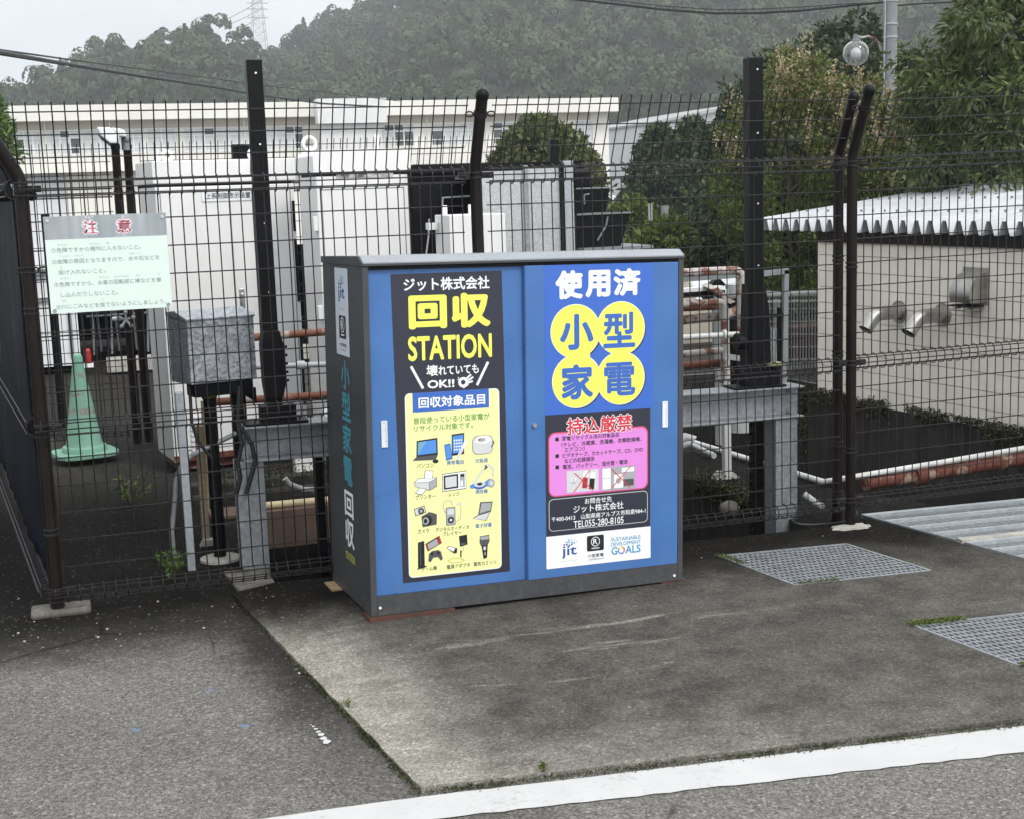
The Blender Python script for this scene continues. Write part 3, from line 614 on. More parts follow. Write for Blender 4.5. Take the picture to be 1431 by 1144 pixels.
for v in (.688, .615, .566): f.rect(.834, v-.008, .850, v+.008, 'i_black', 4)
def tl(body, u0, u1, v, hh=.0105, bold=.018, m_='i_navy', h=4): f.text(body, u0, v-hh, u1, v+hh, m_, h, bold)
tl('家電リサイクル法の対象品目', .866, 1.136, .689); tl('（テレビ、冷蔵庫、洗濯機、衣類乾燥機、', .862, 1.246, .662); tl('エアコン）', .876, .972, .640); tl('ビデオテープ、カセットテープ、CD、DVD', .868, 1.254, .615); tl('などの記録媒体', .876, 1.019, .591); tl('電池、バッテリー、蛍光管・電球', .868, 1.178, .565)
f.rect(.886, .450, 1.037, .545, 'i_lgrey', 4); f.rect(1.052, .444, 1.215, .547, 'i_grey', 4)
for u, v, dk in ((.972, .505, 'i_dred'), (1.005, .498, 'i_black')):
    f.poly([(u-.014, v-.040), (u+.010, v-.042), (u+.015, v+.015), (u-.009, v+.018)], dk, 5); f.poly([(u-.010, v+.008), (u+.015, v+.005), (u+.018, v+.026), (u-.006, v+.030)], 'i_white', 5.3); f.ell(u+.006, v+.028, .012, .006, 'i_white', 5.6)
f.ell(.918, .500, .014, .012, 'i_grey', 5); f.ell(.918, .504, .013, .010, 'i_white', 5.3); f.ring(.918, .504, .003, .007, 'i_grey', 5.6)
f.rect(1.056, .450, 1.096, .543, 'i_white', 5); f.line((1.056, .500), (1.096, .500), .002, 'i_grey', 5.3); f.rect(1.112, .452, 1.155, .512, 'i_white', 5); f.ell(1.133, .484, .013, .013, 'i_grey', 5.3); f.rect(1.160, .458, 1.208, .488, 'i_dgrey', 5); f.rect(1.150, .520, 1.210, .540, 'i_white', 5)
for a, b in (((.922, .535), (1.010, .452)), ((.998, .545), (.918, .450)), ((1.098, .540), (1.190, .450)), ((1.195, .546), (1.096, .450))): f.line(a, b, .004, 'i_red', 6.2)
f.rrect(.801, .286, 1.277, .428, .02, 'i_lgrey', 2.2); f.rrect(.8035, .2885, 1.2745, .4255, .018, 'i_navy', 3)
tl('お問合せ先', .971, 1.101, .406, .0125, .012, 'i_white'); tl('ジット株式会社', .917, 1.158, .374, .0165, .012, 'i_white'); tl('〒400-0413　山梨県南アルプス市和泉984-1', .814, 1.266, .339, .0115, .012, 'i_white'); tl('TEL055-280-8105', .917, 1.158, .307, .0155, .01, 'i_white')
f.build('notice_panel', pN)
f = Flat(fr_); f.rect(.7875, .121, 1.2915, .2645, 'i_white', 2.2); pW = f.build('poster', cab); tag(pW, 'white strip of three logos')
f = Flat(fr_)
f.text('jit', .860, .160, .931, .215, 'i_jit', 3, .02)
for i, (u, v) in enumerate(((.872, .221), (.884, .221), (.897, .217), (.908, .221), (.884, .231), (.895, .231), (.908, .231), (.919, .226), (.895, .241), (.907, .243), (.921, .238), (.931, .231))): f.rect(u-.004, v-.004, u+.004, v+.004, 'i_jit' if i < 4 else ('i_jit2' if i < 9 else 'i_side'), 3)
f.text('RECYCLE', .860, .146, .931, .150, 'i_grey', 3, 0)
f.build('logo', pW); f = Flat(fr_)
f.rrect(.980, .180, 1.062, .250, .008, 'i_black', 3); f.ring(1.021, .222, .0185, .0215, 'i_white', 4); f.text('R', 1.010, .211, 1.030, .234, 'i_white', 4, .02); f.rect(1.002, .190, 1.040, .195, 'i_lgrey', 4)
tl('小型家電', .983, 1.061, .160, .008, .02, 'i_black', 3); tl('小型家電 第50号', .982, 1.062, .143, .0045, 0, 'i_dgrey', 3)
f.build('logo', pW); f = Flat(fr_)
tl('SUSTAINABLE', 1.097, 1.242, .222, .0085, .02, 'i_cyan', 3); tl('DEVELOPMENT', 1.097, 1.242, .200, .0085, .02, 'i_cyan', 3)
f.text('G', 1.098, .152, 1.128, .188, 'i_cyan', 3, .03); f.text('ALS', 1.166, .152, 1.242, .188, 'i_cyan', 3, .03)
wc_ = ['i_red', 'i_orange', 'i_yellow', 'i_green', 'i_teal', 'i_cyan', 'i_deep', 'i_pinkedge']
for k in range(8): f.ring(1.147, .170, .011, .018, wc_[k], 3, 4, k*math.pi/4, (k+1)*math.pi/4-.1)
f.build('logo', pW)
# side lettering
fs_ = lambda u, v, h: (-.0002-h*.0004, u, v)
f = Flat(fs_); f.rect(.446, 1.058, .228, 1.429, 'i_side', 1); pS = f.build('poster', cab); tag(pS, 'narrow white logo label on the side wall')
f = Flat(fs_)
f.text('jit', .395, 1.283, .285, 1.352, 'i_jit', 2, .02)
for i, (u, v) in enumerate(((.375, 1.362), (.35, 1.360), (.325, 1.364), (.355, 1.376), (.33, 1.378), (.305, 1.372), (.335, 1.392), (.31, 1.388))): f.rect(u+.009, v-.005, u-.009, v+.005, 'i_jit' if i < 3 else 'i_jit2', 2)
f.text('RECYCLE', .385, 1.252, .295, 1.258, 'i_grey', 2, 0)
f.build('logo', pS); f = Flat(fs_)
f.rrect(.277, 1.130, .390, 1.228, .01, 'i_black', 2); f.ring(.333, 1.188, .028, .033, 'i_white', 3); f.text('R', .350, 1.170, .318, 1.206, 'i_white', 3, .02); f.rect(.36, 1.142, .306, 1.148, 'i_white', 3)
f.text('小型家電', .390, 1.095, .278, 1.110, 'i_black', 2, .01); f.text('小型家電認定', .385, 1.078, .283, 1.085, 'i_grey', 2, 0)
f.build('logo', pS)
f = Flat(fs_)
for ch, v0, v1, m_ in (('小', .912, 1.038, 'i_teal'), ('型', .780, .903, 'i_teal'), ('家', .641, .768, 'i_teal'), ('電', .503, .625, 'i_teal'), ('回', .361, .474, 'i_white'), ('収', .226, .350, 'i_white')): f.text(ch, .386, v0, .242, v1, m_, 1, .03)
f.text('STATION', .392, .164, .242, .200, 'i_olive', 1, .03)
f.build('side_lettering', cab)

def cabp(x, y, z): return O + UX*x + UY*y + UZ*z
# blocks under the cabinet
def slab(name, x0, x1, y0, y1, m_, label, z0=None):
    """wooden packing piece between the ground and the cabinet floor"""
    mb = MB(); P = []
    c = cabp((x0+x1)/2, (y0+y1)/2, 0)
    for z_ in (0, 1):
        for a, b in ((x0, y0), (x1, y0), (x1, y1), (x0, y1)):
            q = cabp(a, b, 0); top = q[2]-.0006; bot = gz(q[0])+.016
            P.append((q[0]-c[0], q[1]-c[1], (top if z_ else min(bot, top-.006))-c[2]))
    mb.add(P, [(0,3,2,1),(4,5,6,7),(0,1,5,4),(1,2,6,5),(2,3,7,6),(3,0,4,7)])
    return tag(mb.build(name, m_, loc=c), label, 'block')
g1 = 'packing pieces under the cabinet'
tag(slab('wood_block', -.042, .10, .50, .64, M['plank'], 'stacked pale wooden offcuts under the rear left corner of the cabinet'), group=g1)
tag(slab('packing_plate', -.012, .36, -.018, .10, M['plate'], 'long red-brown plate under the front left corner of the cabinet'), group=g1)
tag(slab('packing_plate', 1.35, 1.462+.012, .0, .10, M['plate'], 'short rusty plate under the front right corner of the cabinet'), group=g1)

# ------------------------------------------------------------------ mesh fence
RW = .0028
ZS = [.046, .050, .096, .10, .073] + [.189+.12*k for k in range(5)] + [.769, .774, .825, .830, .80] + [.949+.12*k for k in range(7)] + [1.772, 1.778, 1.830, 1.836, 1.804]
OS = [0, .050, .050, 0, .062] + [0]*5 + [0, .050, .050, 0, .062] + [0]*7 + [0, .050, .050, 0, .062]
BA = math.radians(26)
def loop(a, b): c = (a+b)/2; h = (b-a)/2; return [(0, a), (.018, a-.010), (.042, a-.004), (.057, c-h*.45), (.057, c+h*.45), (.042, b+.004), (.018, b+.010), (0, b)]
VP = [(0, .030)]+loop(.046, .10)+loop(.769, .83)+loop(1.772, 1.836) + [(math.sin(BA)*t, 1.84+math.cos(BA)*t) for t in (.01, .17, .343)]
def mesh_panel(p0, d, s_list, length, slope=0., outw=None, s0=0.):
    """welded wire panel from p0 along unit direction d; outw = side the bends lean to"""
    d = np.array([d[0], d[1], 0.]); d /= np.linalg.norm(d); o = np.array([d[1], -d[0], 0.]) if outw is None else np.array(outw, float)
    mb = MB(); p0 = np.array(p0, float)
    P = lambda s, oo, z: p0+d*s+o*oo+np.array([0, 0, z+slope*s])
    for s in s_list: mb.tube([P(s, oo, z) for oo, z in VP], RW, 6, cap=True)
    hz = list(zip(OS, ZS))+[(math.sin(BA)*t, 1.84+math.cos(BA)*t) for t in (.1, .2, .3)]
    for oo, z in hz: mb.tube([P(s0, oo+.0055, z), P((s0+length)/2, oo+.0055, z), P(length, oo+.0055, z)], RW, 6)
    return mb
def fence_post(parent, x, y, bend=(0, -1), r=.0265, z0=None, lean=26, ztop=1.86, tip=.46):
    b = np.array([bend[0], bend[1], 0.]); b /= np.linalg.norm(b); a = math.radians(lean)
    z0 = gz(x) if z0 is None else z0
    pts = [(x, y, z0-.02), (x, y, 1.0), (x, y, ztop-.05)]
    for k in range(1, 7): t = a*k/6; pts.append(tuple(np.array((x, y, ztop-.05))+b*(.16*(1-math.cos(t)))+np.array((0, 0, .16*math.sin(t)))))
    e = np.array(pts[-1]); dv = b*math.sin(a)+np.array((0, 0, math.cos(a))); e2 = e+dv*(tip-.16); pts.append(tuple(e2))
    mb = MB(); n = 16
    mb.tube(pts, r, n)
    for k in range(6):                                     # rolled ribs
        t = 2*math.pi*k/6; mb.cyl((x+r*.93*math.cos(t), y+r*.93*math.sin(t), z0), (x+r*.93*math.cos(t), y+r*.93*math.sin(t), ztop-.06), .0042, n=6)
    po = mb.build('post', M['post_brown'], parent, smooth=True)
    mb = MB(); mb.tube([e2-dv*.012, e2+dv*.012, e2+dv*.024, e2+dv*.032], [r*1.13, r*1.13, r*.9, r*.35], n); mb.build('post_cap', M['black_steel'], po, smooth=True)
    return po, e2, dv
def clamp(post, x, y, z, sides=((1, 0),), r=.0265):
    mb = MB()
    for dz in (-.011, .011): mb.lathe([(r+.001, dz-.005), (r+.005, dz-.005), (r+.005, dz+.005), (r+.001, dz+.005)], (x, y, z), 18)
    for dx, dy in sides:
        c = np.array((x+dx*(r+.028), y+dy*(r+.028), z)); mb.obox(c-np.array((abs(dx)*.026+.008*abs(dy), .012, .014)), (abs(dx)*.052+.016*abs(dy), 0, 0), (0, .024, 0), (0, 0, .028))
        mb.cyl(c+np.array((0, -.013, 0)), c+np.array((0, -.022, 0)), .007, n=8)
    return mb.build('clamp', M['clamp'], post, bevel=.002)
fence = empty('mesh_fence', (0, 0, 0), 'long dark brown welded wire mesh fence with a bent top running behind the cabinet', 'fence')
pit_ = .05
mesh_panel((0, 0, 0), (1, 0), [k*.05 for k in range(1, 40)], 1.955, s0=.02).build('mesh_panel', M['wire'], fence, smooth=True)
mesh_panel((2.0848, 0, 0), (1, 0), [k*.05 for k in range(0, 37)], 1.83, s0=-.02).build('mesh_panel', M['wire'], fence, smooth=True)
ca, sa = math.cos(-.021), math.sin(-.021)
mesh_panel((3.96, .055, -.002), (ca, sa), [.275+k*.05 for k in range(-4, 34)], 1.96, .0145, s0=.03).build('mesh_panel', M['wire'], fence, smooth=True)
for x, y, sd_ in ((2.018, 0, ((-1, 0), (1, 0))), (3.990, .012, ((-1, 0), (1, 0))), (5.95, .02, ((-1, 0), (1, 0)))):
    po, e2, dv = fence_post(fence, x, y)
    for z in (.085, .35, .80, 1.30, 1.805): clamp(po, x, y, z, sd_ if z in (.085, .8, 1.805) else ())
    mb = MB(); c = e2-dv*.085                               # oval rings near the tip
    for sx in (-1, 1): mb.tube([c+np.array((sx*(.033+.018*(1-math.cos(t))), 0, .011*math.sin(t))) for t in np.linspace(0, 2*math.pi, 13)], .0035, 6)
    mb.tube([c-dv*.012, c+dv*.012], .031, 16); mb.build('clamp', M['clamp'], po, smooth=True)
# mortar at the foot of the right post
mb = MB(); n = 22
rr = [random.uniform(.75, 1.15) for _ in range(n)]
for (k, z) in ((1., .0), (.92, .012), (.3, .02)): mb.v += [(.115*rr[i]*k*math.cos(2*math.pi*i/n), .06*rr[i]*k*math.sin(2*math.pi*i/n), z) for i in range(n)]
mb.f = [(j*n+i, j*n+(i+1) % n, (j+1)*n+(i+1) % n, (j+1)*n+i) for j in range(2) for i in range(n)]+[tuple(2*n+i for i in range(n))]; mb.m = [0]*len(mb.f)
tag(mb.build('mortar_patch', M['mortar'], loc=(3.985, 0, gz(3.98)+.013)), 'ragged patch of white mortar round the foot of the right fence post', 'mortar')
mb = MB(); mb.box(-.12, .13, -.05, .09, -.02, .012); 
o = mb.build('post_footing', M['concrete'], loc=(.06, 0, gz(.05)), bevel=.012); tag(o, 'grey concrete footing under the corner fence post', 'footing')

# left side fence going back, covered with a navy sheet
lf = empty('mesh_fence', (0, 0, 0), 'brown mesh fence running back on the far left, covered with a navy tarpaulin', 'fence')
LD = np.array([-.1, 1.0]); LD /= np.linalg.norm(LD); LO = np.array([-LD[1], LD[0], 0.])   # outward = left
VPs = VP
mesh_panel((.045, .06, 0), LD, [.05*k for k in range(0, 72)], 3.56, outw=LO).build('mesh_panel', M['wire'], lf, smooth=True)
po, e2, dv = fence_post(lf, .052, 0., (-1, -.25), lean=30, r=.0275)
for z in (.085, .35, .80, 1.30, 1.805): clamp(po, .052, 0, z, ((1, 0),) if z in (.085, .8, 1.805) else ())
mb = MB(); c = np.array((.052, 0, 1.47)); mb.tube([c+np.array((.035+.028+.024*math.cos(t), -.01, .012*math.sin(t))) for t in np.linspace(0, 2*math.pi, 13)], .0045, 6); mb.tube([c+np.array((-.05, -.03, .012)), c+np.array((.04, -.03, .012))], .004, 6); mb.tube([c+np.array((-.05, -.03, -.008)), c+np.array((.04, -.03, -.008))], .004, 6); mb.build('clamp', M['clamp'], po, smooth=True)
fence_post(lf, .052+LD[0]*1.8, LD[1]*1.8, (-1, 0), lean=30)[0]; fence_post(lf, .052+LD[0]*3.6, LD[1]*3.6, (-1, 0), lean=30)[0]
mb = MB(); ns, nzv = 40, 26
zz = np.linspace(.12, 1.88, nzv).tolist()+[1.93, 1.99, 2.06]
for i in range(ns+1):
    s = .05+3.5*i/ns
    for z in zz:
        lean_ = max(0, z-1.84)*.55; wv = -.020+.005*math.sin(s*5+z*3)+.004*math.sin(z*5.5-s*2.2)
        if z < .3: wv += .005*math.sin(s*19)
        q = np.array((.045+LD[0]*s, .06+LD[1]*s, z))+LO*(lean_-wv); mb.v.append(tuple(q))
K = len(zz)
mb.f = [(i*K+k, (i+1)*K+k, (i+1)*K+k+1, i*K+k+1) for i in range(ns) for k in range(K-1)]; mb.m = [0]*len(mb.f)
tp = mb.build('tarpaulin', M['tarp'], lf, smooth=True); sm = tp.modifiers.new('thickness', 'SOLIDIFY'); sm.thickness = .003
mb = MB(); q0 = np.array((.045, .06, 1.775))
mb.tube([q0+np.array((LD[0]*s, LD[1]*s, 0))-LO*.05+np.array((0, 0, .02*math.sin(s*4))) for s in np.linspace(.02, 3.4, 18)], .022, 8); mb.build('rolled_hem', M['tarp'], tp, smooth=True)
fp = empty('fence_post', (4.035, .215, gz(4)), 'second brown bent-top post standing just behind the right fence post', 'post')
po, e2, dv = fence_post(fp, 0, 0, (0, -1), z0=0, ztop=1.86-gz(4), tip=.44)
for z in (.15, .42, .9, 1.4, 1.9): clamp(po, 0, 0, z, ())

# warning sign on the fence
sg = empty('warning_sign', (.378, -.02, 1.487), 'pale green warning board with a silver header reading 注意 on the left fence panel', 'sign')
sw, sh = .4975, .4045
mb = MB(); mb.box(-sw/2, sw/2, -.001, .002, -sh/2, sh/2); mb.build('board', flat('sign_green', (.66, .77, .715), .45), sg, bevel=.001)
ff = lambda u, v, h: (u-.378, -.0012-h*.0004, v-1.487)
f = Flat(ff)
g = G('brushed_silver'); p = g.obj(); st_ = g.noise(g.scale(p, (14, 1, 1.6)), 1.6, 3, .5)
f.rect(.1295, 1.594, .6265, 1.689, g.fin(g.ramp(st_, [(.25, (.26, .295, .32)), (.75, (.44, .475, .5))]), .35, .3), 1); f.build('header', sg)
f = Flat(ff)
for ch, u0 in (('注', .282), ('意', .420)):
    for du, dv_ in ((-.003, 0), (.003, 0), (0, .003), (0, -.003)): f.text(ch, u0+du, 1.611+dv_, u0+.062+du, 1.669+dv_, 'i_white', 2, .07)
    f.text(ch, u0, 1.611, u0+.062, 1.669, 'i_signred', 3, 0)
f.text('ちゅう', .296, 1.675, .330, 1.686, 'i_white', 2, .02); f.text('い', .447, 1.676, .457, 1.686, 'i_white', 2, .02)
def sgp(x, y): q = at(40+x/6.5045, 280+y/6.5045, -.02); return q[0], q[2]
for body, xa, xb, yc_ in (('①危険ですから柵内に入らないこと。', 205, 1020, 440), ('②故障の原因となりますので、水や石などを', 212, 1190, 540), ('投げ入れないこと。', 272, 700, 648), ('③危険ですから、水車の回転部に棒などを差', 230, 1205, 745), ('し込んだりしないこと。', 292, 812, 848), ('④川にごみなどを捨てないようにしましょう。', 250, 1250, 945)):
    (u0, v0), (u1, v1) = sgp(xa, yc_+(xb-xa)*.5*.03), sgp(xb, yc_-(xb-xa)*.5*.03); vc = (v0+v1)/2
    f.text(body, u0, vc-.0098, u1, vc+.0098, 'i_inkgrey', 2, 0)
for body, xa, xb, yc_ in (('き けん', 265, 345, 408), ('さくない', 555, 650, 398), ('はい', 705, 740, 390), ('こ しょう', 275, 365, 512), ('げんいん', 420, 500, 506), ('みず　いし', 915, 1035, 487), ('な', 287, 305, 618), ('き けん', 290, 370, 714), ('すいしゃ', 640, 720, 702), ('かいてんぶ', 780, 910, 695), ('ぼう', 980, 1015, 684), ('さ', 1175, 1190, 672), ('かわ', 305, 340, 916), ('す', 665, 680, 902)):
    (u0, v0), (u1, v1) = sgp(xa, yc_), sgp(xb, yc_); f.text(body, u0, v0-.0035, u1, v0+.0035, 'i_inkgrey', 2, 0)
f.build('lettering', sg)
for u in (-.233, .233):
    for v in (-.188, .186):
        MB().cyl((u, -.0015, v), (u, -.007, v), .0075, n=12).build('bolt', M['chrome'], sg, smooth=True)

# ------------------------------------------------------------------ gratings
def grating(name, q, nu, nv, label, cat, frame=.028, group=None, bar=.0045, depth=.03, cross=.0035):
    """steel bar grating filling the quad q (TL, BL, BR, TR on the ground); nu bars run front to back, nv crosswise"""
    q = [np.array((a, b, gz(a)+.018)) for a, b in q]; c = sum(q)/4; q = [p_-c for p_ in q]
    e = empty(name, c, label, cat, group)
    P = lambda s, t: (q[0]*(1-s)+q[3]*s)*(1-t)+(q[1]*(1-s)+q[2]*s)*t
    mb = MB()
    for a, b in (((0, 0), (1, 0)), ((1, 0), (1, 1)), ((1, 1), (0, 1)), ((0, 1), (0, 0))):
        mb.bar(P(*a)-np.array((0, 0, .012)), P(*b)-np.array((0, 0, .012)), frame*.55, .024)
    mb.build('frame', M['galv'], e)
    mb = MB()
    for i in range(1, nu): mb.bar(P(i/nu, .01)-np.array((0, 0, .013)), P(i/nu, .99)-np.array((0, 0, .013)), bar, .022)
    mb.build('bearing_bars', M['galv'], e)
    mb = MB()
    for j in range(1, nv): mb.bar(P(.01, j/nv)-np.array((0, 0, .0055)), P(.99, j/nv)-np.array((0, 0, .0055)), cross, .006)
    mb.build('cross_bars', M['galv'], e)
    return e
inset = lambda P, k=.012: [tuple(np.array(p_)*(1-k)+np.mean(np.array(P), 0)*k) for p_ in P]
grating('floor_grating', inset(GR1), 26, 13, 'square steel bar grating set in the pad near the right fence post', 'grating', bar=.007, cross=.010)
grating('floor_grating', inset(GR2), 26, 13, 'steel bar grating with a mossy rim in the pad, cut by the right edge', 'grating', bar=.007, cross=.010)
# large deck of grating panels over the channel
for k, (y0, y1) in enumerate(((-.44, .205), (-1.12, -.50))):
    e = empty('deck_panel', (4.2, 0, gz(4.2)+.006), ('galvanised walkway panel with long ribs over the channel, the farther of two' if k == 0 else 'galvanised walkway panel over the channel, the nearer of two at the right edge'), 'walkway panel', 'walkway panels over the channel')
    xl = lambda y: -.01+(.19-y)*.195
    sl = -.0192
    nb = 4
    mb = MB()
    for i in range(nb+1):
        y = y0+(y1-y0)*i/nb; x0 = xl(y); wd = .038 if i == nb else .020
        mb.bar((x0, y, 0), (2.6, y, sl*2.6), wd, .034)
    mb.build('rib', M['zinc_post'], e)
    mb = MB(); nx = 64
    for i in range(nx):
        x = .01+2.55*i/nx
        ya, yb = max(y0, .19-(x+.01)/.195), y1
        if yb-ya > .03: mb.bar((x, ya, sl*x-.012), (x, yb, sl*x-.012), .006 if i % 5 else .012, .022)
    ny = 34
    for j in range(ny):
        y = y0+(y1-y0)*(j+.5)/ny; mb.bar((xl(y), y, -.008), (2.58, y, sl*2.58-.008), .006, .016)
    mb.build('grating', M['galv'], e)
    mb = MB(); mb.bar((xl(y1), y1, 0), (xl(y0), y0, 0), .012, .036); mb.build('frame', M['galv'], e)
mb = MB(); mb.bar((4.31, -.47, gz(4.3)+.01), (6.8, -.47, gz(6.8)+.01), .052, .05); tag(mb.build('deck_sill', M['mortar']), 'pale concrete sill between the two walkway panels', 'sill')

# ------------------------------------------------------------------ trash-rack machine frame
fr = empty('gate_frame', (0, 0, 0), 'galvanised steel portal frame with two tall black square posts behind the fence', 'frame')
def hbeam(mb, p, q, w_, h_, tf=.012, tw=.008, up=(0, 0, 1), mi=0):
    p, q = np.array(p, float), np.array(q, float); up = np.array(up, float)
    mb.bar(p+up*(h_/2-tf/2), q+up*(h_/2-tf/2), w_, tf, mi, up); mb.bar(p-up*(h_/2-tf/2), q-up*(h_/2-tf/2), w_, tf, mi, up); mb.bar(p, q, tw, h_-2*tf, mi, up)
mb = MB(); hbeam(mb, (.93, .40, .595), (3.90, .40, .565), .15, .17); mb.build('beam', M['galv'], fr, bevel=.003)
for x in (.955, 3.80):
    mb = MB(); top = .598-.0101*(x-.93)-.0855
    mb.box(x-.065, x+.065, .338, .35, -1.0, top); mb.box(x-.065, x+.065, .45, .462, -1.0, top); mb.box(x-.004, x+.004, .35, .45, -1.0, top)
    if x > 2: mb.box(x-.065, x-.055, .35, .45, -1., top)
    mb.build('leg', M['galv'], fr, bevel=.002)
for x, s_ in ((.962, 1), (3.83, 1)):
    for dz in (.055, -.055):
        mb = MB(); c = (x+.02, .395, .595-.0101*(x-.93)+dz); mb.cyl((c[0], .394, c[2]), (c[0], .386, c[2]), .021, n=18); mb.cyl((c[0], .386, c[2]), (c[0], .372, c[2]), .013, n=6); mb.build('bolt', M['galv'], fr)
# lifting post feet and details
for x, ht, w0 in ((1.095, 2.36, .036), (3.645, 2.36, .039)):
    zb = .681-.0101*(x-.93); y = .40
    mb = MB(); mb.box(x-w0, x+w0, y-w0, y+w0, zb+.012, ht); gp = mb.build('guide_post', M['black_steel'], fr, bevel=.004)
    mb = MB(); mb.box(x-.15, x+.15, y-.075, y+.075, zb, zb+.012); mb.box(x-.07, x+.095, y-.065, y+.05, zb+.012, zb+.085); mb.build('base_plate', M['black_steel'], fr, bevel=.003)
    mb = MB()
    for zz_ in (2.30, 1.98, 1.62, 1.3): mb.cyl((x+.004, y-w0, zz_), (x+.004, y-w0-.002, zz_), .005, n=8)
    mb.build('bolt', M['white_plastic'], gp)
mb = MB(); x = 1.095; 
mb.prism([(-.040, .80), (.034, .80), (.052, .86), (.054, 1.05), (.036, 1.12), (-.037, 1.12), (-.050, 1.05), (-.048, .87)], (1, 0, 0), (0, 0, 1), (x, .33, 0), (0, .11, 0)); 
for k in range(5): mb.cyl((x+.04, .36, .88+k*.04), (x+.072, .36, .88+k*.04), .008, n=6)
mb.build('coupling', M['black_steel'], fr, bevel=.006)
mb = MB(); x = 3.645; mb.prism([(-.055, .675), (.085, .675), (.075, 1.05), (.05, 1.2), (-.04, 1.2), (-.05, .95)], (1, 0, 0), (0, 0, 1), (x, .37, 0), (0, .10, 0)); mb.cyl((x-.05, .42, .90), (x-.10, .42, .90), .045, n=14)
for zz_ in (.75, .82, .9, .98, 1.06): mb.cyl((x+.04, .37, zz_), (x+.04, .355, zz_), .008, n=6)
mb.build('coupling', M['black_steel'], fr, bevel=.006)
# oil cup beside the right post
oc = empty('oil_cup', (3.745, .40, .664), 'black oiler with a clear glass tube beside the right black post', 'oiler')
MB().lathe([(.05, 0), (.05, .09), (.052, .095), (.052, .105), (.03, .11)], n=18).build('body', M['black_steel'], oc, smooth=True)
MB().lathe([(.053, .096), (.055, .1), (.055, .112), (.04, .116)], n=18).build('collar', paint('cup_yellow', (.35, .36, .17), .4), oc, smooth=True)
gg = G('clear_tube'); gg.b.inputs['Transmission Weight'].default_value = .9; gg.fin((.8, .82, .82), .12)
MB().lathe([(.028, .116), (.028, .29), (.02, .30)], n=16).build('tube', gg.m, oc, smooth=True)

# pipes behind the frame, left: two rusty pipes and one pale one
def pipe(name, pts, r, m_, label, cat='pipe', n=12, group=None, flange=()):
    e_ = np.array(pts[0], float); mb = MB(); mb.tube([np.array(q, float)-e_ for q in pts], r, n)
    for q, rr_ in flange: q = np.array(q, float)-e_; d = np.array(pts[-1], float)-e_; d /= np.linalg.norm(d); mb.cyl(q-d*.02, q+d*.02, rr_, n=14)
    return tag(mb.build(name, m_, loc=e_, smooth=True), label, cat, group)
def arc(a, b, c, n=6):
    """round the corner b between a and c"""
    a, b, c = (np.array(q, float) for q in (a, b, c)); return [(1-t)**2*a+2*t*(1-t)*b+t*t*c for t in np.linspace(0, 1, n)]
Y = 1.05
pipe('rusty_pipe', [at(352, 472, Y), at(520, 459, Y)], .020, M['rust'], 'upper rusty pipe running level behind the left black post', group='rusty pipes behind the frame')
pipe('rusty_pipe', [at(300, 562, Y), at(520, 548, Y)], .020, M['rust'], 'lower rusty pipe running level behind the left black post', group='rusty pipes behind the frame')
pipe('pale_pipe', [at(358, 513, .8), at(520, 507, .8)], .014, M['pvc'], 'thin pale pipe with a sleeve to the right of the left black post', flange=((at(420, 510.5, .8), .022),))

# galvanised control box on posts, left
jb = empty('junction_box', (.848, .66, .83), 'speckled galvanised steel box with sloping lid on posts behind the left fence panel', 'box', None, .21)
x0, x1 = at(262, 500, .5)[0], at(360, 500, .5)[0]
mb = MB(); prof = [(-.16, .045), (.16, .03), (.16, .36), (.02, .375), (-.16, .348)]
mb.prism(prof, (0, 1, 0), (0, 0, 1), (x0-.88, 0, 0), (x1-x0, 0, 0)); mb.build('body', M['galv_box'], jb, bevel=.006)
mb = MB(); mb.prism([(-.165, .346), (.17, .357), (.17, .372), (.02, .386), (-.168, .357)], (0, 1, 0), (0, 0, 1), (x0-.885, 0, 0), (x1-x0+.01, 0, 0)); mb.build('lid', M['galv_box'], jb, bevel=.003)
mb = MB(); mb.box(x0-.86, x1-.90, -.15, -.02, -.018, .044); mb.prism([(.05, 0), (.155, 0), (.155, -.075)], (1, 0, 0), (0, 0, 1), (x1-.88-.155, -.13, -.0), (0, .01, 0)); mb.build('bracket', M['black_steel'], jb)
mb = MB(); mb.box(.075, .135, -.06, .0, -.86, .0); mb.build('leg', M['black_steel'], jb, bevel=.004)
fp = empty('bollard', (.815, .61, gz(.8)), 'slim black round post with a yellow taped top behind the left fence panel', 'bollard')
MB().lathe([(.031, 0), (.031, .80), (.036, .80), (.036, .845), (.03, .855)], n=18).build('post', M['black_steel'], fp, smooth=True)
MB().lathe([(.0368, .805), (.0368, .828)], n=18).build('tape', paint('dirty_yellow', (.16, .15, .03), .6), fp, smooth=True)
MB().lathe([(.10, 0), (.098, .012), (.05, .02)], n=20).build('footing', M['mortar'], fp)
mb = MB(); mb.box(-.011, .027, -.02, .02, 0, .86); tag(mb.build('steel_stake', M['zinc_post'], loc=(.655, .46, gz(.65)), bevel=.003), 'thin grey steel stake under the galvanised box', 'stake')
a, b = at(244, 792, .52), at(245, 690, .52); c_ = at(247, 650, .54); d_ = at(275, 632, .58); e_ = at(330, 605, .62)
pipe('conduit', [a, at(240, 740, .53), b, *arc(b, at(243, 648, .53), d_)[1:], e_], .0125, M['conduit'], 'grey conduit bending up from the ground to the galvanised box')
pipe('cable', [at(265, 540, .55), at(268, 590, .5), at(276, 615, .5), at(296, 640, .5)], .008, M['cable'], 'short black cable hanging below the galvanised box', 'cable')
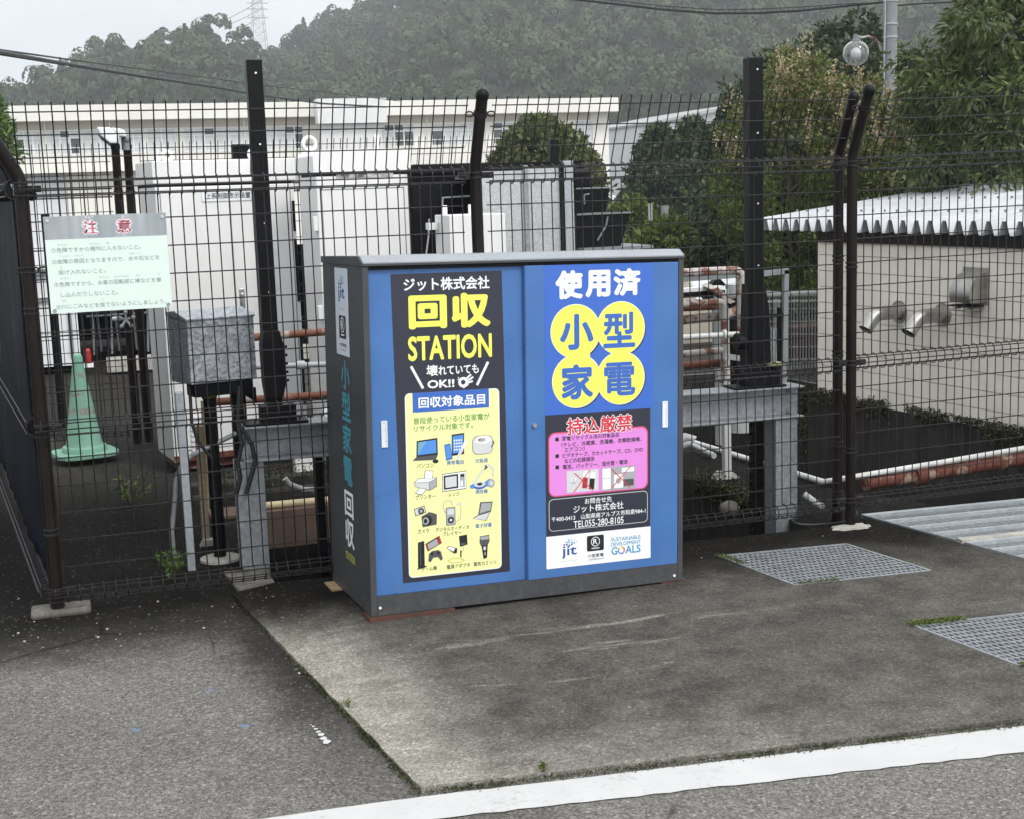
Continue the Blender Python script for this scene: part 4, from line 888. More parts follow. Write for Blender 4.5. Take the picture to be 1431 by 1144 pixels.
for k, (xx, dx) in enumerate(((338, -6), (352, 5))):
    pts = [at(335, 540, .32), at(332, 590, .3), at(xx, 620, .3), at(xx+dx, 645, .3), at(xx-2, 668, .3), at(xx-8, 690, .3)]
    pipe('cable', pts, .011, M['cable'], ('looped black cable hanging down the left leg of the galvanised frame', 'second black cable looped beside the left galvanised leg')[k], 'cable', group='cables on the left frame leg')
mb = MB(); mb.box(-.028, .01, -.02, .02, 0, .62); wp = tag(mb.build('wooden_post', M['wood'], loc=(.79, .95, gz(.8)), bevel=.003), 'weathered wooden post behind the slim black bollard', 'post')
mb = MB(); mb.prism([(-.05, 0), (.05, 0), (.03, .03), (-.03, .035)], (1, 0, 0), (0, 0, 1), (.795, .90, gz(.8)+.001), (0, .05, 0)); tag(mb.build('white_stone', M['mortar']), 'small white stone at the foot of the wooden post', 'stone')
pipe('thin_pipe', [at(283, 560, 1.0), at(287, 640, 1.0), at(290, 712, .98)], .010, M['yellow_pipe'], 'thin yellowed pipe beside the wooden post')
pipe('conduit', [at(398, 668, .9), at(404, 676, .9), at(425, 684, .9), at(452, 684, .9)], .016, M['pvc'], 'short grey hose curving out behind the left galvanised leg')
# pit cross beam, pipe and ledge
mb = MB(); mb.box(.86, 3.3, 1.50, 1.72, -.22, .0); tag(mb.build('pit_beam', M['brown_paint'], bevel=.006), 'brown concrete beam crossing the dark pit', 'beam')
pipe('yellowed_pipe', [(1.02, 1.56, .02), (2.9, 1.56, .005)], .022, M['yellow_pipe'], 'yellowed pipe lying along the brown pit beam')
mb = MB(); mb.box(.80, 3.2, 2.0, 2.12, -.05, .085); mb.box(.80, 3.2, 1.93, 2.0, -.05, .03); tag(mb.build('kerb', M['wet_concrete'], bevel=.01), 'low mossy kerb in front of the white cabinets', 'kerb')
mb = MB(); mb.box(1.3, 1.34, .55, .62, -1.2, .50); mb.box(1.365, 1.40, .55, .62, -1.2, .50); tag(mb.build('guide_rail', M['black_steel'], bevel=.003), 'black double guide rail standing in the pit left of the cabinet', 'rail')
x = at(1057, 660, .55)[0]; mb = MB(); mb.box(-.03, .03, -.03, .03, -1.2, .56); o = mb.build('guide_rail', M['post_brown'], loc=(x, .55, 0), bevel=.003); tag(o, 'dark brown guide rail with a row of pegs left of the right galvanised leg', 'rail')
mb = MB(); [mb.ball((-.036, -.01, -.5+.055*k), .012, 8, 5) for k in range(18)]; mb.build('peg', M['black_steel'], o)

# ------------------------------------------------------------------ white cabinets
def white_box(name, x0, x1, y0, y1, z1, cap, label, capz=.12, over=.03, rot=0.):
    ct_, st_ = math.cos(rot), math.sin(rot); hx, hy = (x1-x0)/2, (y1-y0)/2
    c = (x0+hx*ct_-hy*st_, y0+hx*st_+hy*ct_, gz(x0)); e = empty(name, c, label, 'cabinet', None, rot); w_, d_, z1 = x1-x0, y1-y0, z1-c[2]
    mb = MB(); mb.box(-w_/2, w_/2, -d_/2, d_/2, .06, z1-capz-.02); mb.build('body', M['white_metal'], e, bevel=.006)
    mb = MB(); mb.box(-w_/2+.012, w_/2-.012, -d_/2+.012, d_/2-.012, z1-capz-.022, z1-capz+.005); mb.build('lid_shadow_gap', M['dark_gap'], e)  # near-black strip, the shadow gap under the lid put into its colour
    mb = MB(); h = capz; mb.prism([(-w_/2-over, 0), (w_/2+over, 0), (w_/2+over, h*.75), (w_/2+over-.05, h), (-w_/2-over+.05, h), (-w_/2-over, h*.75)] if cap else [(-w_/2-over, 0), (w_/2+over, 0), (w_/2+over, h), (-w_/2-over, h)], (1, 0, 0), (0, 0, 1), (0, -d_/2-over, z1-h), (0, d_+2*over, 0)); mb.build('lid', M['white_metal'], e, bevel=.006)
    mb = MB(); mb.box(-w_/2+.03, w_/2-.03, -d_/2+.03, d_/2-.03, 0, .06); mb.build('plinth', M['red_oxide'], e)
    return e, w_, d_, z1
def eyebolt(parent, x, y, z, r=.045, ry=0.):
    mb = MB(); mb.tube([(x+r*math.cos(t)*math.cos(ry), y+r*math.cos(t)*math.sin(ry), z+r*1.1+r*math.sin(t)) for t in np.linspace(0, 2*math.pi, 17)], .012, 8, cap=False); mb.cyl((x, y, z), (x, y, z+.03), .016)
    mb.build('lifting_eye', M['white_metal'], parent, smooth=True)
b1, w1, d1, z1_ = white_box('control_cabinet', .785, 1.70, 3.0, 3.5, 1.985, False, 'wide white steel control cabinet with a nameplate and flat lid behind the left fence panel', .145, .012, .14)
mb = MB(); P0 = at(279, 266, 2.99); P1 = at(351, 280, 2.99); px_, pz_ = -w1/2+.295, P1[2]-b1.location.z; pq_ = px_+.335
mb.box(px_, pq_, -d1/2-.006, -d1/2-.0005, pz_, pz_+.068); npl = mb.build('nameplate', M['white_plastic'], b1)
f = Flat(lambda u, v, h: (u, -d1/2-.0063-h*.0004, v)); f.text('上系制御表示装置', px_+.025, pz_+.014, pq_-.015, pz_+.054, 'i_dgrey', 1, .02); f.build('lettering', npl)
for sx, ry in ((-.36, 1.2), (-.30, .3), (.28, .2)): eyebolt(b1, sx, .05, z1_, .034, ry)
for z_, hh_ in ((.35, .5), (1.05, .42), (1.52, .2)): MB().box(w1/2-.022, w1/2-.004, -d1/2-.006, -d1/2-.0005, z_, z_+hh_).build('hinge', M['black_steel'], b1)
mb = MB()
for k in range(7): mb.box(-.34, -.25, -d1/2-.014, -d1/2-.002, .12+k*.035, .138+k*.035)
mb.build('louvre', M['white_side'], b1)
mb = MB(); mb.box(-w1/2-.002, w1/2+.002, -d1/2-.008, -d1/2-.0005, .06, .10); mb.build('trim', M['red_oxide'], b1)
b2, w2, d2, z2_ = white_box('control_cabinet', 1.71, 2.30, 2.4, 2.84, 2.01, True, 'tall narrow white steel cabinet with a chamfered lid beside the wide one', .14, .02, .07)
for sx, ry in ((-.27, .1), (.17, 1.3)): eyebolt(b2, sx, .0, z2_, .042, ry)
P0, P1 = at(466, 236, 2.4), at(548, 247, 2.4)
mb = MB(); mb.box(P0[0]-b2.location.x, P1[0]-b2.location.x, -d2/2-.004, -d2/2-.0005, P1[2]-b2.location.z, P0[2]-b2.location.z)
g = G('stained_plate'); p = g.obj(); g.fin(g.ramp(g.noise(p, 16, 6, .7), [(.42, (.60, .60, .58)), (.6, (.09, .09, .09))]), .5); mb.build('nameplate', g.m, b2)
for z_ in (.35, 1.0, 1.55): MB().box(-w2/2-.03, -w2/2-.001, -d2/2+.0, -d2/2+.05, z_, z_+.09).build('hinge', M['white_side'], b2, bevel=.004)
def door_lines(e_, w_, d_, z0, z1, split, hx):
    mb = MB(); y = -d_/2; t = .0035
    for x in (-w_/2+.03, w_/2-.03)+((split,) if split is not None else ()): mb.box(x-t, x+t, y-.0012, y-.0002, z0, z1)
    for z in (z0, z1): mb.box(-w_/2+.03, w_/2-.03, y-.0012, y-.0002, z-t, z+t)
    mb.build('door_seam', M['conduit'], e_)
    mb = MB(); mb.box(hx-.018, hx+.018, y-.004, y-.0006, 1.0, 1.16); mb.box(hx-.008, hx+.008, y-.022, y-.004, 1.02, 1.13); mb.build('handle', M['chrome'], e_, bevel=.003)
door_lines(b1, w1, d1, .13, 1.80, .02, .06); door_lines(b2, w2, d2, .13, 1.80, None, .2)
# white feet/stand seen under the beam between the cabinets
mb = MB(); mb.box(-.07, .09, -.04, .06, .012, .24); mb.box(-.09, .11, -.055, .07, 0, .012); tag(mb.build('cabinet_foot', M['white_metal'], loc=(1.53, 2.3, gz(1.5)), bevel=.004), 'white pedestal foot under the tall narrow cabinet', 'foot')

# small white starter box on a stand
sb = empty('starter_box', (2.5, 1.75, gz(2.5)), 'small white steel box with lug ears standing behind the cabinet top', 'box')
mb = MB(); mb.box(-.175, .165, -.15, .17, 1.28, 1.645); mb.build('body', M['white_metal'], sb, bevel=.005)
mb = MB(); mb.box(-.21, .20, -.19, .2, 1.262, 1.279); mb.build('base', M['white_metal'], sb)
mb = MB()
for x_, y_, z_ in ((-.13, .1, 1.65), (.03, .1, 1.65)): mb.box(x_-.014, x_+.014, y_-.01, y_+.01, z_-.005, z_+.05)
mb.build('lug', M['white_metal'], sb, bevel=.004)
mb = MB(); mb.box(-.235, -.177, .08, .16, 1.56, 1.6); mb.build('hinge', M['white_metal'], sb)
for x_, z_ in ((-.08, 1.30), (.22, 1.31)):
    mb = MB(); mb.tube([(x_+.03*math.cos(t), -.17, z_+.035+.04*math.sin(t)) for t in np.linspace(-.3, 3.5, 9)], .011, 8); mb.build('handle', M['white_metal'], sb, smooth=True)
mb = MB(); mb.box(-.06, .06, -.06, .06, 0, 1.262); mb.build('stand', M['galv'], sb)

# galvanised sheet enclosure, its corner post and the black hooded machine
ge = empty('sheet_enclosure', (2.9, 2.0, gz(2.9)), 'tall enclosure of grey mottled galvanised sheets behind the cabinet', 'enclosure')
xs_ = [at(px, 250, 2.0)[0]-2.9 for px in (664, 735, 781)]
mb = MB(); mb.box(xs_[0], xs_[1]-.02, 0, .012, 0, 1.90); mb.build('panel', M['galv_sheet'], ge)
mb = MB(); mb.box(xs_[1]+.008, xs_[2], -.004, .010, 0, 1.91); mb.build('panel', M['galv_sheet'], ge)
mb = MB(); mb.box(xs_[1]-.02, xs_[1]+.008, -.02, .0, 0, 1.93); mb.build('seam', M['galv'], ge, bevel=.002)
mb = MB(); mb.box(xs_[0], xs_[2], .012, .7, 1.86, 1.88); mb.build('top_panel', M['galv_sheet'], ge)
mb = MB(); mb.box(xs_[2]+.002, xs_[2]+.022, -.03, .03, 0, 1.94); mb.build('edge_post', M['black_steel'], ge)
mb = MB(); mb.box(xs_[2]+.024, xs_[2]+.085, -.03, .03, 0, 1.95); mb.build('corner_post', M['zinc_post'], ge, bevel=.003)
rk = empty('rake_machine', (2.9, 2.6, gz(2.9)), 'black rake machine with stepped hoods behind the grey sheets', 'machine')
X = lambda px, yy=2.6: at(px, 250, yy)[0]-2.9
mb = MB(); mb.box(X(566), X(662), -.15, .5, .1, 1.93); mb.build('body', M['black_steel'], rk, bevel=.01)
mb = MB(); mb.box(X(566), X(802), -.2, -.12, 1.905, 1.955); mb.build('top_beam', M['black_steel'], rk)
z_ = lambda py, px=830, yy=2.6: at(px, py, yy)[2]-gz(2.9)
mb = MB(); mb.prism([(X(797), z_(348)), (X(857), z_(348)), (X(872), z_(299)), (X(797), z_(299))], (1, 0, 0), (0, 0, 1), (0, -.1, 0), (0, .7, 0)); mb.build('hood', M['black_steel'], rk, bevel=.004)
mb = MB(); mb.prism([(X(797), z_(297)), (X(842), z_(297)), (X(848), z_(263)), (X(797), z_(263))], (1, 0, 0), (0, 0, 1), (0, -.05, 0), (0, .6, 0)); mb.build('hood', M['black_steel'], rk, bevel=.004)
mb = MB(); mb.box(X(797), X(874), -.112, -.1, z_(300), z_(297.5)); mb.box(X(797), X(849), -.112, -.1, z_(264), z_(262)); mb.box(X(797), X(895), -.2, .6, z_(349), z_(345)); mb.build('edge_strip', M['conduit'], rk)
mb = MB(); mb.box(X(800), X(827), -.0, .3, z_(264), z_(235)); mb.build('motor', M['black_steel'], rk, bevel=.02)
mb = MB(); q = lambda px, py: np.array((X(px), -.17, z_(py))); mb.tube([q(603, 318), q(608, 269), q(645, 268)], .007, 6); mb.tube([q(580, 352), q(586, 320), q(588, 296)], .006, 6); mb.build('handrail', M['pvc'], rk)
for P_ in ([q(820, 335), q(832, 316), q(835, 303)], [q(803, 285), q(803, 272), q(810, 271)]): MB().tube(P_, .006, 6).build('rod', M['conduit'], rk)
g3 = 'plain black posts of the rear fence'
for px, py, yy, lb in ((332, 202, 4.3, 'left of two short black post tops showing above the wide white cabinet'), (346, 202, 4.35, 'right of two short black post tops showing above the wide white cabinet'), (773, 195, 3.0, 'black square post standing in front of the round shrub')):
    q_ = at(px, py, yy); w_ = .03 if px > 500 else .045
    mb = MB(); mb.box(-w_, w_, -w_, w_, 0, q_[2]-gz(q_[0])); tag(mb.build('steel_post', M['black_steel'], loc=(q_[0], yy, gz(q_[0])), bevel=.004), lb, 'post', g3)

# ------------------------------------------------------------------ pipe rack at right, behind the frame
Y = 1.0
rkp = empty('pipe_rack', (0, 0, 0), 'rusty and peeling white pipe rack between the cabinet and the right black post', 'pipe rack')
a, b, c_ = at(880, 386, Y), at(1030, 378, Y), at(1037, 470, Y)
mb = MB(); mb.tube([a, at(1018, 378.5, Y), *arc(at(1022, 378.5, Y), at(1037, 377, Y), at(1036, 392, Y)), c_], .026, 12); mb.build('top_rail', M['rust_white'], rkp, smooth=True)
mb = MB(); mb.bar(at(880, 395, Y), at(1048, 383, Y), .03, .035); mb.build('under_rail', M['conduit'], rkp)
mb = MB(); mb.tube([at(880, 430, 1.1), at(1003, 422, 1.1), *arc(at(1004, 422, 1.1), at(1014, 421, 1.1), at(1013, 435, 1.1)), at(1012, 530, 1.1)], .02, 12); mb.build('white_loop', M['rust_white'], rkp, smooth=True)
MB().tube([at(880, 436, 1.16), at(1010, 429, 1.16)], .016, 10).build('thin_pipe', M['rust'], rkp, smooth=True)
MB().tube([at(880, 455, 1.2), at(1008, 442, 1.2), *arc(at(1020, 438, 1.2), at(1040, 434, 1.2), at(1037, 415, 1.2))], .028, 12).build('thick_pipe', M['rust_white'], rkp, smooth=True)
mb = MB(); mb.tube([at(880, 476, 1.0), at(1036, 467, 1.0)], .0165, 12); mb.cyl(at(1010, 468.5, 1.0), at(1014, 468.3, 1.0), .03); mb.build('pale_pipe', M['white_pipe'], rkp, smooth=True)
MB().tube([at(880, 502, 1.1), at(1010, 490, 1.1)], .020, 10).build('lower_pipe', M['rust_white'], rkp, smooth=True)
MB().tube([at(880, 519, 1.2), at(1010, 507, 1.2)], .024, 10).build('lower_pipe', M['rust'], rkp, smooth=True)
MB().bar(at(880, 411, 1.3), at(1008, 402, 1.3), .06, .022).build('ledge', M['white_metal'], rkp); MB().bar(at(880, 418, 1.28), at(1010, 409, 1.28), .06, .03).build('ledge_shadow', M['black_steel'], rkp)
mb = MB(); mb.bar(at(1012, 432, 1.14), at(1016, 668, 1.14), .042, .042, up=(0, 1, 0)); mb.build('post', M['white_pipe'], rkp)
mb = MB(); mb.bar(at(1012, 498, .9), at(1062, 505, .9), .035, .03); mb.build('stub', M['pvc'], rkp)
mb = MB(); a = at(995, 405, 1.15); mb.obox(a, at(1020, 425, 1.15)-a, (0, .15, .02), at(1003, 402, 1.15)-a); mb.build('angle_plate', M['rust_white'], rkp)
Yw = 1.2
lfm = empty('angle_frame', (0, 0, 0), 'grey steel angle frame to the right of the right black post', 'frame')
MB().bar(at(1098, 378, Yw), at(1095, 540, Yw), .030, .03, up=(0, 1, 0)).build('upright', M['conduit'], lfm); MB().bar(at(1045, 385, Yw), at(1101, 379, Yw), .03, .03).build('crossbar', M['conduit'], lfm); MB().bar(at(1050, 443, Yw), at(1100, 440, Yw), .012, .02).build('brace', M['black_steel'], lfm)
MB().bar(at(1089, 430, Yw+.02), at(1087, 540, Yw+.02), .016, .03, up=(0, 1, 0)).build('inner_upright', M['black_steel'], lfm)
mb = MB(); mb.bar(at(1050, 350, 1.6), at(1030, 560, 1.6), .10, .10, up=(0, 1, 0)); mb.bar(at(1030, 415, 1.62), at(1040, 540, 1.62), .16, .1, up=(0, 1, 0)); tag(mb.build('black_column', M['black_steel'], bevel=.005), 'black boxy machine column leaning behind the right black post', 'column')
mb = MB(); q0 = np.array((3.98, 1.42, gz(4)));
mb.prism([(-.07, 0), (.10, 0), (.06, .035), (-.03, .045)], (1, 0, 0), (0, 0, 1), (0, 0, 0), (0, .07, 0)); tag(mb.build('white_stone', M['mortar'], loc=q0), 'pale stone at the foot of the white rack post', 'stone')
# wide pale pipes standing under the beam at right
for k, (px, w_, yy, mt) in enumerate(((1009, .05, 2.5, 'pvc'), (1034, .10, 2.9, 'pvc'))):
    q_ = at(px, 560, yy); mb = MB(); mb.tube([(0, 0, -.08), (0, 0, 1.0)], w_, 14); tag(mb.build('standpipe', M[mt], loc=(q_[0], yy, 0), smooth=True), ('slim pale standpipe seen under the right end of the beam', 'thick pale standpipe seen under the right end of the beam')[k], 'standpipe')
pipe('canal_pipe', [(4.24, 3.0, gz(4.2)+.03), (4.42, 1.0, gz(4.4)+.03), (4.52, .90, -.02), (5.2, .97, -.005), (6.4, 1.08, .03)], .018, M['white_pipe'], 'long white pipe running along the canal edge and across the water')
mb = MB(); mb.tube([(4.66, .94, -.075), (6.5, 1.12, -.05)], .044, 14); mb.cyl((5.02, .975, -.07), (5.10, .982, -.07), .062, n=16); tag(mb.build('rusty_beam', M['red_oxide'], smooth=True), 'thick red-brown pipe with a clamp crossing the canal at right', 'pipe')
pl = MB(); pl.tube([at(950, 622, 2.2), at(962, 618, 2.2), at(968, 612, 2.2), at(958, 610, 2.2), at(946, 618, 2.2)], .03, 10); tag(pl.build('hose_elbow', M['pvc'], smooth=True), 'grey elbow of hose lying beyond the pit beside the cabinet', 'hose')
pipe('pvc_pipe', [at(1124, 690, .34), at(1136, 699, .3), at(1150, 708, .24)], .018, M['pvc'], 'short grey pipe lying at the right galvanised leg'); 
pipe('pvc_pipe', [at(968, 622, 2.3), at(998, 636, 2.0)], .02, M['pvc'], 'grey pipe lying on the canal bank beyond the pit')
pts = [at(1165, 715, .12), at(1190, 706, .15), at(1199, 716, .1), at(1192, 727, .1), at(1150, 735, .12), at(1112, 733, .14), at(1106, 724, .2), at(1120, 718, .25)]
pts = [np.array((q_[0], q_[1], max(q_[2], gz(q_[0])+.012))) for q_ in pts]
sm_ = [pts[0]];
for i in range(1, len(pts)-1): sm_ += arc((pts[i-1]+pts[i])/2, pts[i], (pts[i]+pts[i+1])/2, 5)
pipe('cable', sm_+[pts[-1]], .007, M['cable'], 'black cable coiled on the ground round the right fence post', 'cable')
mb = MB(); mb.ball((0, 0, 0), .06, 10, 7, sz=.7); o = mb.build('pale_stone', M['concrete'], loc=(3.6, .62, gz(3.6)+.02), smooth=True); tag(o, 'rounded grey stone on the pit edge left of the right galvanised leg', 'stone')

# ------------------------------------------------------------------ cone
cn = empty('traffic_cone', (.235, 3.86, gz(.2)), 'faded green traffic cone with scuffed bands standing behind the left fence panel', 'traffic cone')
g = G('cone_green'); p = g.obj(); zc = g.xyz(p)[2]
n1 = g.noise(p, 22, 6, .75); band = g.math('MAXIMUM', g.math('MULTIPLY', g.mr(zc, .29, .30), g.mr(zc, .335, .345, 1, 0)), g.math('MAXIMUM', g.math('MULTIPLY', g.mr(zc, .415, .42), g.mr(zc, .44, .445, 1, 0)), g.math('MULTIPLY', g.mr(zc, .535, .54), g.mr(zc, .575, .58, 1, 0))))
col = g.mix(g.noise(p, 4, 4), (.17, .36, .27), (.24, .46, .36)); col = g.mix(g.math('MULTIPLY', band, g.mr(n1, .48, .53)), col, g.mix(g.noise(p, 60, 2), (.42, .42, .36), (.06, .08, .06)))
M['cone'] = g.fin(col, .55)
mb = MB(); mb.lathe([(.152, .03), (.152, .062), (.145, .07), (.128, .072), (.121, .09), (.05, .55), (.037, .64), (.036, .685), (.030, .70), (.012, .708)], n=28); mb.build('body', M['cone'], cn, smooth=True)
mb = MB(); P_ = [];
for k in range(4):
    for t in (-20, 0, 20): a = math.radians(45+90*k+t); r_ = .255 if t == 0 else .232; P_.append((r_*math.cos(a), r_*math.sin(a)))
mb.prism(P_, (math.cos(.25), math.sin(.25), 0), (-math.sin(.25), math.cos(.25), 0), (0, 0, .002), (0, 0, .03)); mb.build('base', M['cone'], cn, bevel=.005)

# ------------------------------------------------------------------ rear fence, left
rf = empty('mesh_fence', (0, 0, 0), 'rear brown mesh fence behind the green cone, with two posts side by side', 'fence')
mesh_panel((-.55, 4.30, 0), (1, 0, 0), [k*.05 for k in range(0, 23)], 1.12, outw=(0, -1, 0)).build('mesh_panel', M['wire'], rf, smooth=True)
mesh_panel((.78, 4.34, 0), (1, 0, 0), [k*.05 for k in range(0, 56)], 2.8, outw=(0, -1, 0)).build('mesh_panel', M['wire'], rf, smooth=True)
for x, y in ((.615, 4.3), (.70, 4.36)):
    q0 = fence_post(rf, x, y, (0, -1), lean=10, r=.030, ztop=1.85, tip=.46)[0]
    for z in (.35, .8, 1.3, 1.8): clamp(q0, x, y, z, (), r=.030)
mb = MB(); mb.box(.755, .80, 4.33, 4.37, 1.55, 1.92); mb.box(.76, .795, 4.33, 4.36, .6, 1.55); mb.build('latch_post', M['black_steel'], rf)
q_ = at(66, 400, 5.2); mb = MB(); mb.box(-.033, .033, -.03, .03, 0, at(62, 300, 5.2)[2]); tag(mb.build('steel_post', M['black_steel'], loc=(q_[0]+.03, 5.2, 0), bevel=.003), 'slim black post behind the warning board', 'post', g3)
fd = empty('floodlight', (.66, 4.30, 2.13), 'white floodlight head tilted on top of the paired rear posts', 'floodlight')
q0 = at(135, 178, 4.2)-np.array((.66, 4.30, 2.13)); q1 = at(178, 192, 4.2)-np.array((.66, 4.30, 2.13))
mb = MB(); mb.prism([(q0[0], q0[2]), (q0[0]+.02, q0[2]-.06), (q0[0]+.08, q0[2]-.115), (q0[0]+.13, q0[2]-.118), (q0[0]+.15, q0[2]-.07), (q0[0]+.09, q0[2]-.005)], (1, 0, 0), (0, 0, 1), (0, -.13, 0), (0, .2, 0)); mb.build('lamp_head', M['white_side'], fd, bevel=.012)
mb = MB(); mb.prism([(q0[0]+.005, q0[2]-.04), (q0[0]+.03, q0[2]-.085), (q0[0]+.085, q0[2]-.128), (q0[0]+.13, q0[2]-.128), (q0[0]+.13, q0[2]-.118), (q0[0]+.08, q0[2]-.115), (q0[0]+.02, q0[2]-.06)], (1, 0, 0), (0, 0, 1), (0, -.12, 0), (0, .18, 0)); mb.build('rim', M['black_steel'], fd)
mb = MB(); mb.prism([(q0[0]+.092, q0[2]-.004), (q0[0]+.15, q0[2]-.065), (q1[0]-.005, q1[2]+.0), (q1[0]-.012, q1[2]+.045), (q1[0]-.04, q1[2]+.06)], (1, 0, 0), (0, 0, 1), (0, -.11, 0), (0, .16, 0)); mb.build('housing', M['white_metal'], fd, bevel=.012)
mb = MB(); mb.cyl((.035, 0, -.03), (.035, 0, .06), .035, n=12); mb.ball((.04, -.02, .05), .032, 10, 6); mb.build('bracket', M['conduit'], fd, smooth=True)
hw = empty('valve_wheel', at(176, 447, 4.2), 'small grey spoked hand valve on the rear fence posts below the board', 'valve')
mb = MB()
for k in range(5): a = 2*math.pi*k/5+.3; mb.tube([(0, 0, 0), (.055*math.cos(a), -.02, .055*math.sin(a))], .009, 8); mb.ball((.055*math.cos(a), -.02, .055*math.sin(a)), .015, 8, 5)
mb.build('wheel', M['pvc'], hw, smooth=True); MB().cyl((-.09, .02, .01), (-.03, 0, .01), .014).build('handle', M['white_plastic'], hw)

# ------------------------------------------------------------------ low white store at left rear, with its open bay
st = empty('storage_shed', (-.2, 10.6, 0), 'low white storage building with an open dark bay at the far left behind the cone', 'shed')
xl_, xm_, xr_ = at(20, 500, 9.3)[0]+.2, at(113, 500, 9.3)[0]+.2, 3.3
topz = 2.05
mb = MB(); mb.box(-3.2, xm_, -1.3, 1.5, .02, topz); mb.build('wall', M['white_side'], st)
mb = MB()
for k in range(16): x = xm_-.08-k*.16; mb.box(x-.018, x+.018, -1.33, -1.3, .12, .95)
mb.box(-3.0, xm_+.02, -1.36, -1.3, 1.0, 1.06); mb.box(-3.0, xm_-.1, -1.34, -1.3, .72, .76); mb.build('rib_and_shadow_bar', M['conduit'], st)  # grey upright ribs; the two level bars paint in horizontal shadows
mb = MB(); mb.box(xm_, xr_, 1.4, 1.5, .02, topz); mb.box(xm_, xr_, -1.3, 1.4, 1.22, topz); mb.box(xr_, xr_+.1, -1.3, 1.5, .02, topz); mb.build('bay_wall', M['dark_gap'], st)
mb = MB(); mb.box(xm_+.002, xr_, -1.34, -1.302, 1.2, topz); mb.build('fascia', M['cream_wall'], st)
mb = MB(); mb.box(-3.4, xr_+.2, -1.5, 1.6, topz, topz+.1); mb.build('roof', M['cream_wall'], st)
mb = MB()
for k in range(8): x = xm_+.15+.2*k; mb.tube([(x, -.4, 0), (x+.03, -.45, .55), (x+.07, -.2, .6), (x+.09, -.1, 0)], .013, 6)
mb.tube([(xm_+.1, -.5, .45), (xr_-.3, -.5, .47)], .012, 6); mb.tube([(xm_+.1, -.2, .75), (xr_-.3, -.2, .77)], .012, 6); tag(mb.build('bicycle_rack', M['pvc'], loc=(-.2, 10.6, .02)), 'grey tubular rack standing in the dark open bay of the storage building', 'rack')
q_ = at(124, 508, 9.2); fx = empty('fire_extinguisher', (q_[0], 9.2, q_[2]), 'red fire extinguisher beside the open bay behind the cone', 'fire extinguisher')
MB().lathe([(.075, 0), (.078, .02), (.078, .30), (.06, .36), (.03, .385)], n=18).build('cylinder', paint('ext_red', (.38, .02, .02), .35), fx, smooth=True)
mb = MB(); mb.cyl((0, 0, .385), (0, 0, .43), .022); mb.bar((-.01, 0, .45), (.11, 0, .47), .02); mb.bar((-.01, 0, .42), (.10, 0, .42), .02); mb.build('valve', M['black_steel'], fx); MB().tube([(.0, 0, .42), (-.08, -.01, .40), (-.10, -.02, .28), (-.09, -.03, .1)], .014, 8).build('hose', M['cable'], fx, smooth=True)
mb = MB(); mb.box(0, .24, -.1, .1, -.9 if False else -q_[2], 0); mb.v = [(a-.12, b, c/.42 if c < 0 else c) for a, b, c in mb.v]; mb.build('stand', M['white_metal'], fx); fx.scale = (.42, .42, .42)
mb = MB(); mb.box(.55, 3.4, 8.95, 9.15, -.05, .10); tag(mb.build('kerb', M['mortar'], bevel=.01), 'pale concrete kerb in front of the dark open bay', 'kerb')

# ------------------------------------------------------------------ shed with corrugated roof, right
WD = np.array([-.1253, .9921, 0.]); WN = np.array([-.9921, -.1253, 0.])      # along the wall (away), outward
WB = np.array([6.69, 4.92, -.13])
sh = empty('pump_shed', WB, 'beige board-clad shed with a white corrugated roof behind the right fence panel', 'shed')
def wl(s, o, z): return WD*s+WN*o+np.array((0, 0, z))
Hw = 1.39
mb = MB(); mb.obox(wl(-8, -.02, -.02), WD*8, -WN*3.2, (0, 0, Hw)); mb.build('wall', M['conduit'], sh)
M['board'] = paint('siding_board', (.76, .725, .64), .75, 0, .05, 3, ((.50, .46, .38), .35))
mb = MB(); z = -.1; k = 0
hb = [.143]*12
for h in hb:
    if z > Hw-.16: break
    mb.obox(wl(-8, -.018, z), WD*8.0, WN*.018, (0, 0, h-.006)); mb.obox(wl(.0, -3.2, z), WN*3.2, WD*.012, (0, 0, h-.006)); z += h
mb.build('siding', M['board'], sh)
mb = MB(); mb.obox(wl(.0, -.02, -.1), WD*.016, WN*.024, (0, 0, Hw)); mb.build('corner_trim', M['board'], sh)
mb = MB(); mb.obox(wl(-8, .03, 1.30), WD*8.0, -WN*.05, (0, 0, .12)); mb.build('eave_shadow_beam', M['post_brown'], sh)  # dark brown fascia, its colour also standing for the shadow under the eave
mb = MB()
pitch, am = .158, .105; n_ = int(9.2/pitch); rows = 2
def prof_z(t):  # trapezoid
    t = t % 1.; return am*min(1, max(0, (abs(t-.5)-.12)/.22))
s_vals = []
for i in range(n_): s_vals += [(.80-(i+u)*pitch, prof_z(u)) for u in (0, .14, .38, .5, .62, .86)]
for (o, dz) in ((.13, 0), (-3.25, .338)): mb.v += [tuple(wl(s, o, 1.40+dz+zz_)) for s, zz_ in s_vals]
K = len(s_vals); mb.f = [(i, i+1, K+i+1, K+i) for i in range(K-1)]; mb.m = [0]*len(mb.f)
rf_ = mb.build('roof', paint('roof_white', (.50, .52, .54), .4, .0, .08, 2, ((.3, .28, .26), .4)), sh); sm = rf_.modifiers.new('thickness', 'SOLIDIFY'); sm.thickness = .006
mb = MB()
for i in range(n_):
    for o in (-.35, -1.2, -2.2, -3.0): q_ = wl(.80-(i+.0)*pitch, o, 1.40+am+.338*(.13-o)/3.38); mb.cyl(q_, q_+np.array((0, 0, .02)), .012, n=6)
tag(mb.build('roof_bolts', M['conduit'], rf_), kind='stuff')
def shed_at(px, py): d = ray(px, py); return CAM+d*((WB-CAM)@WN/(d@WN))-WB
g4 = 'stainless exhaust elbows on the shed wall'
M['steel'] = paint('stainless', (.40, .39, .37), .36, .8, .2, 8)
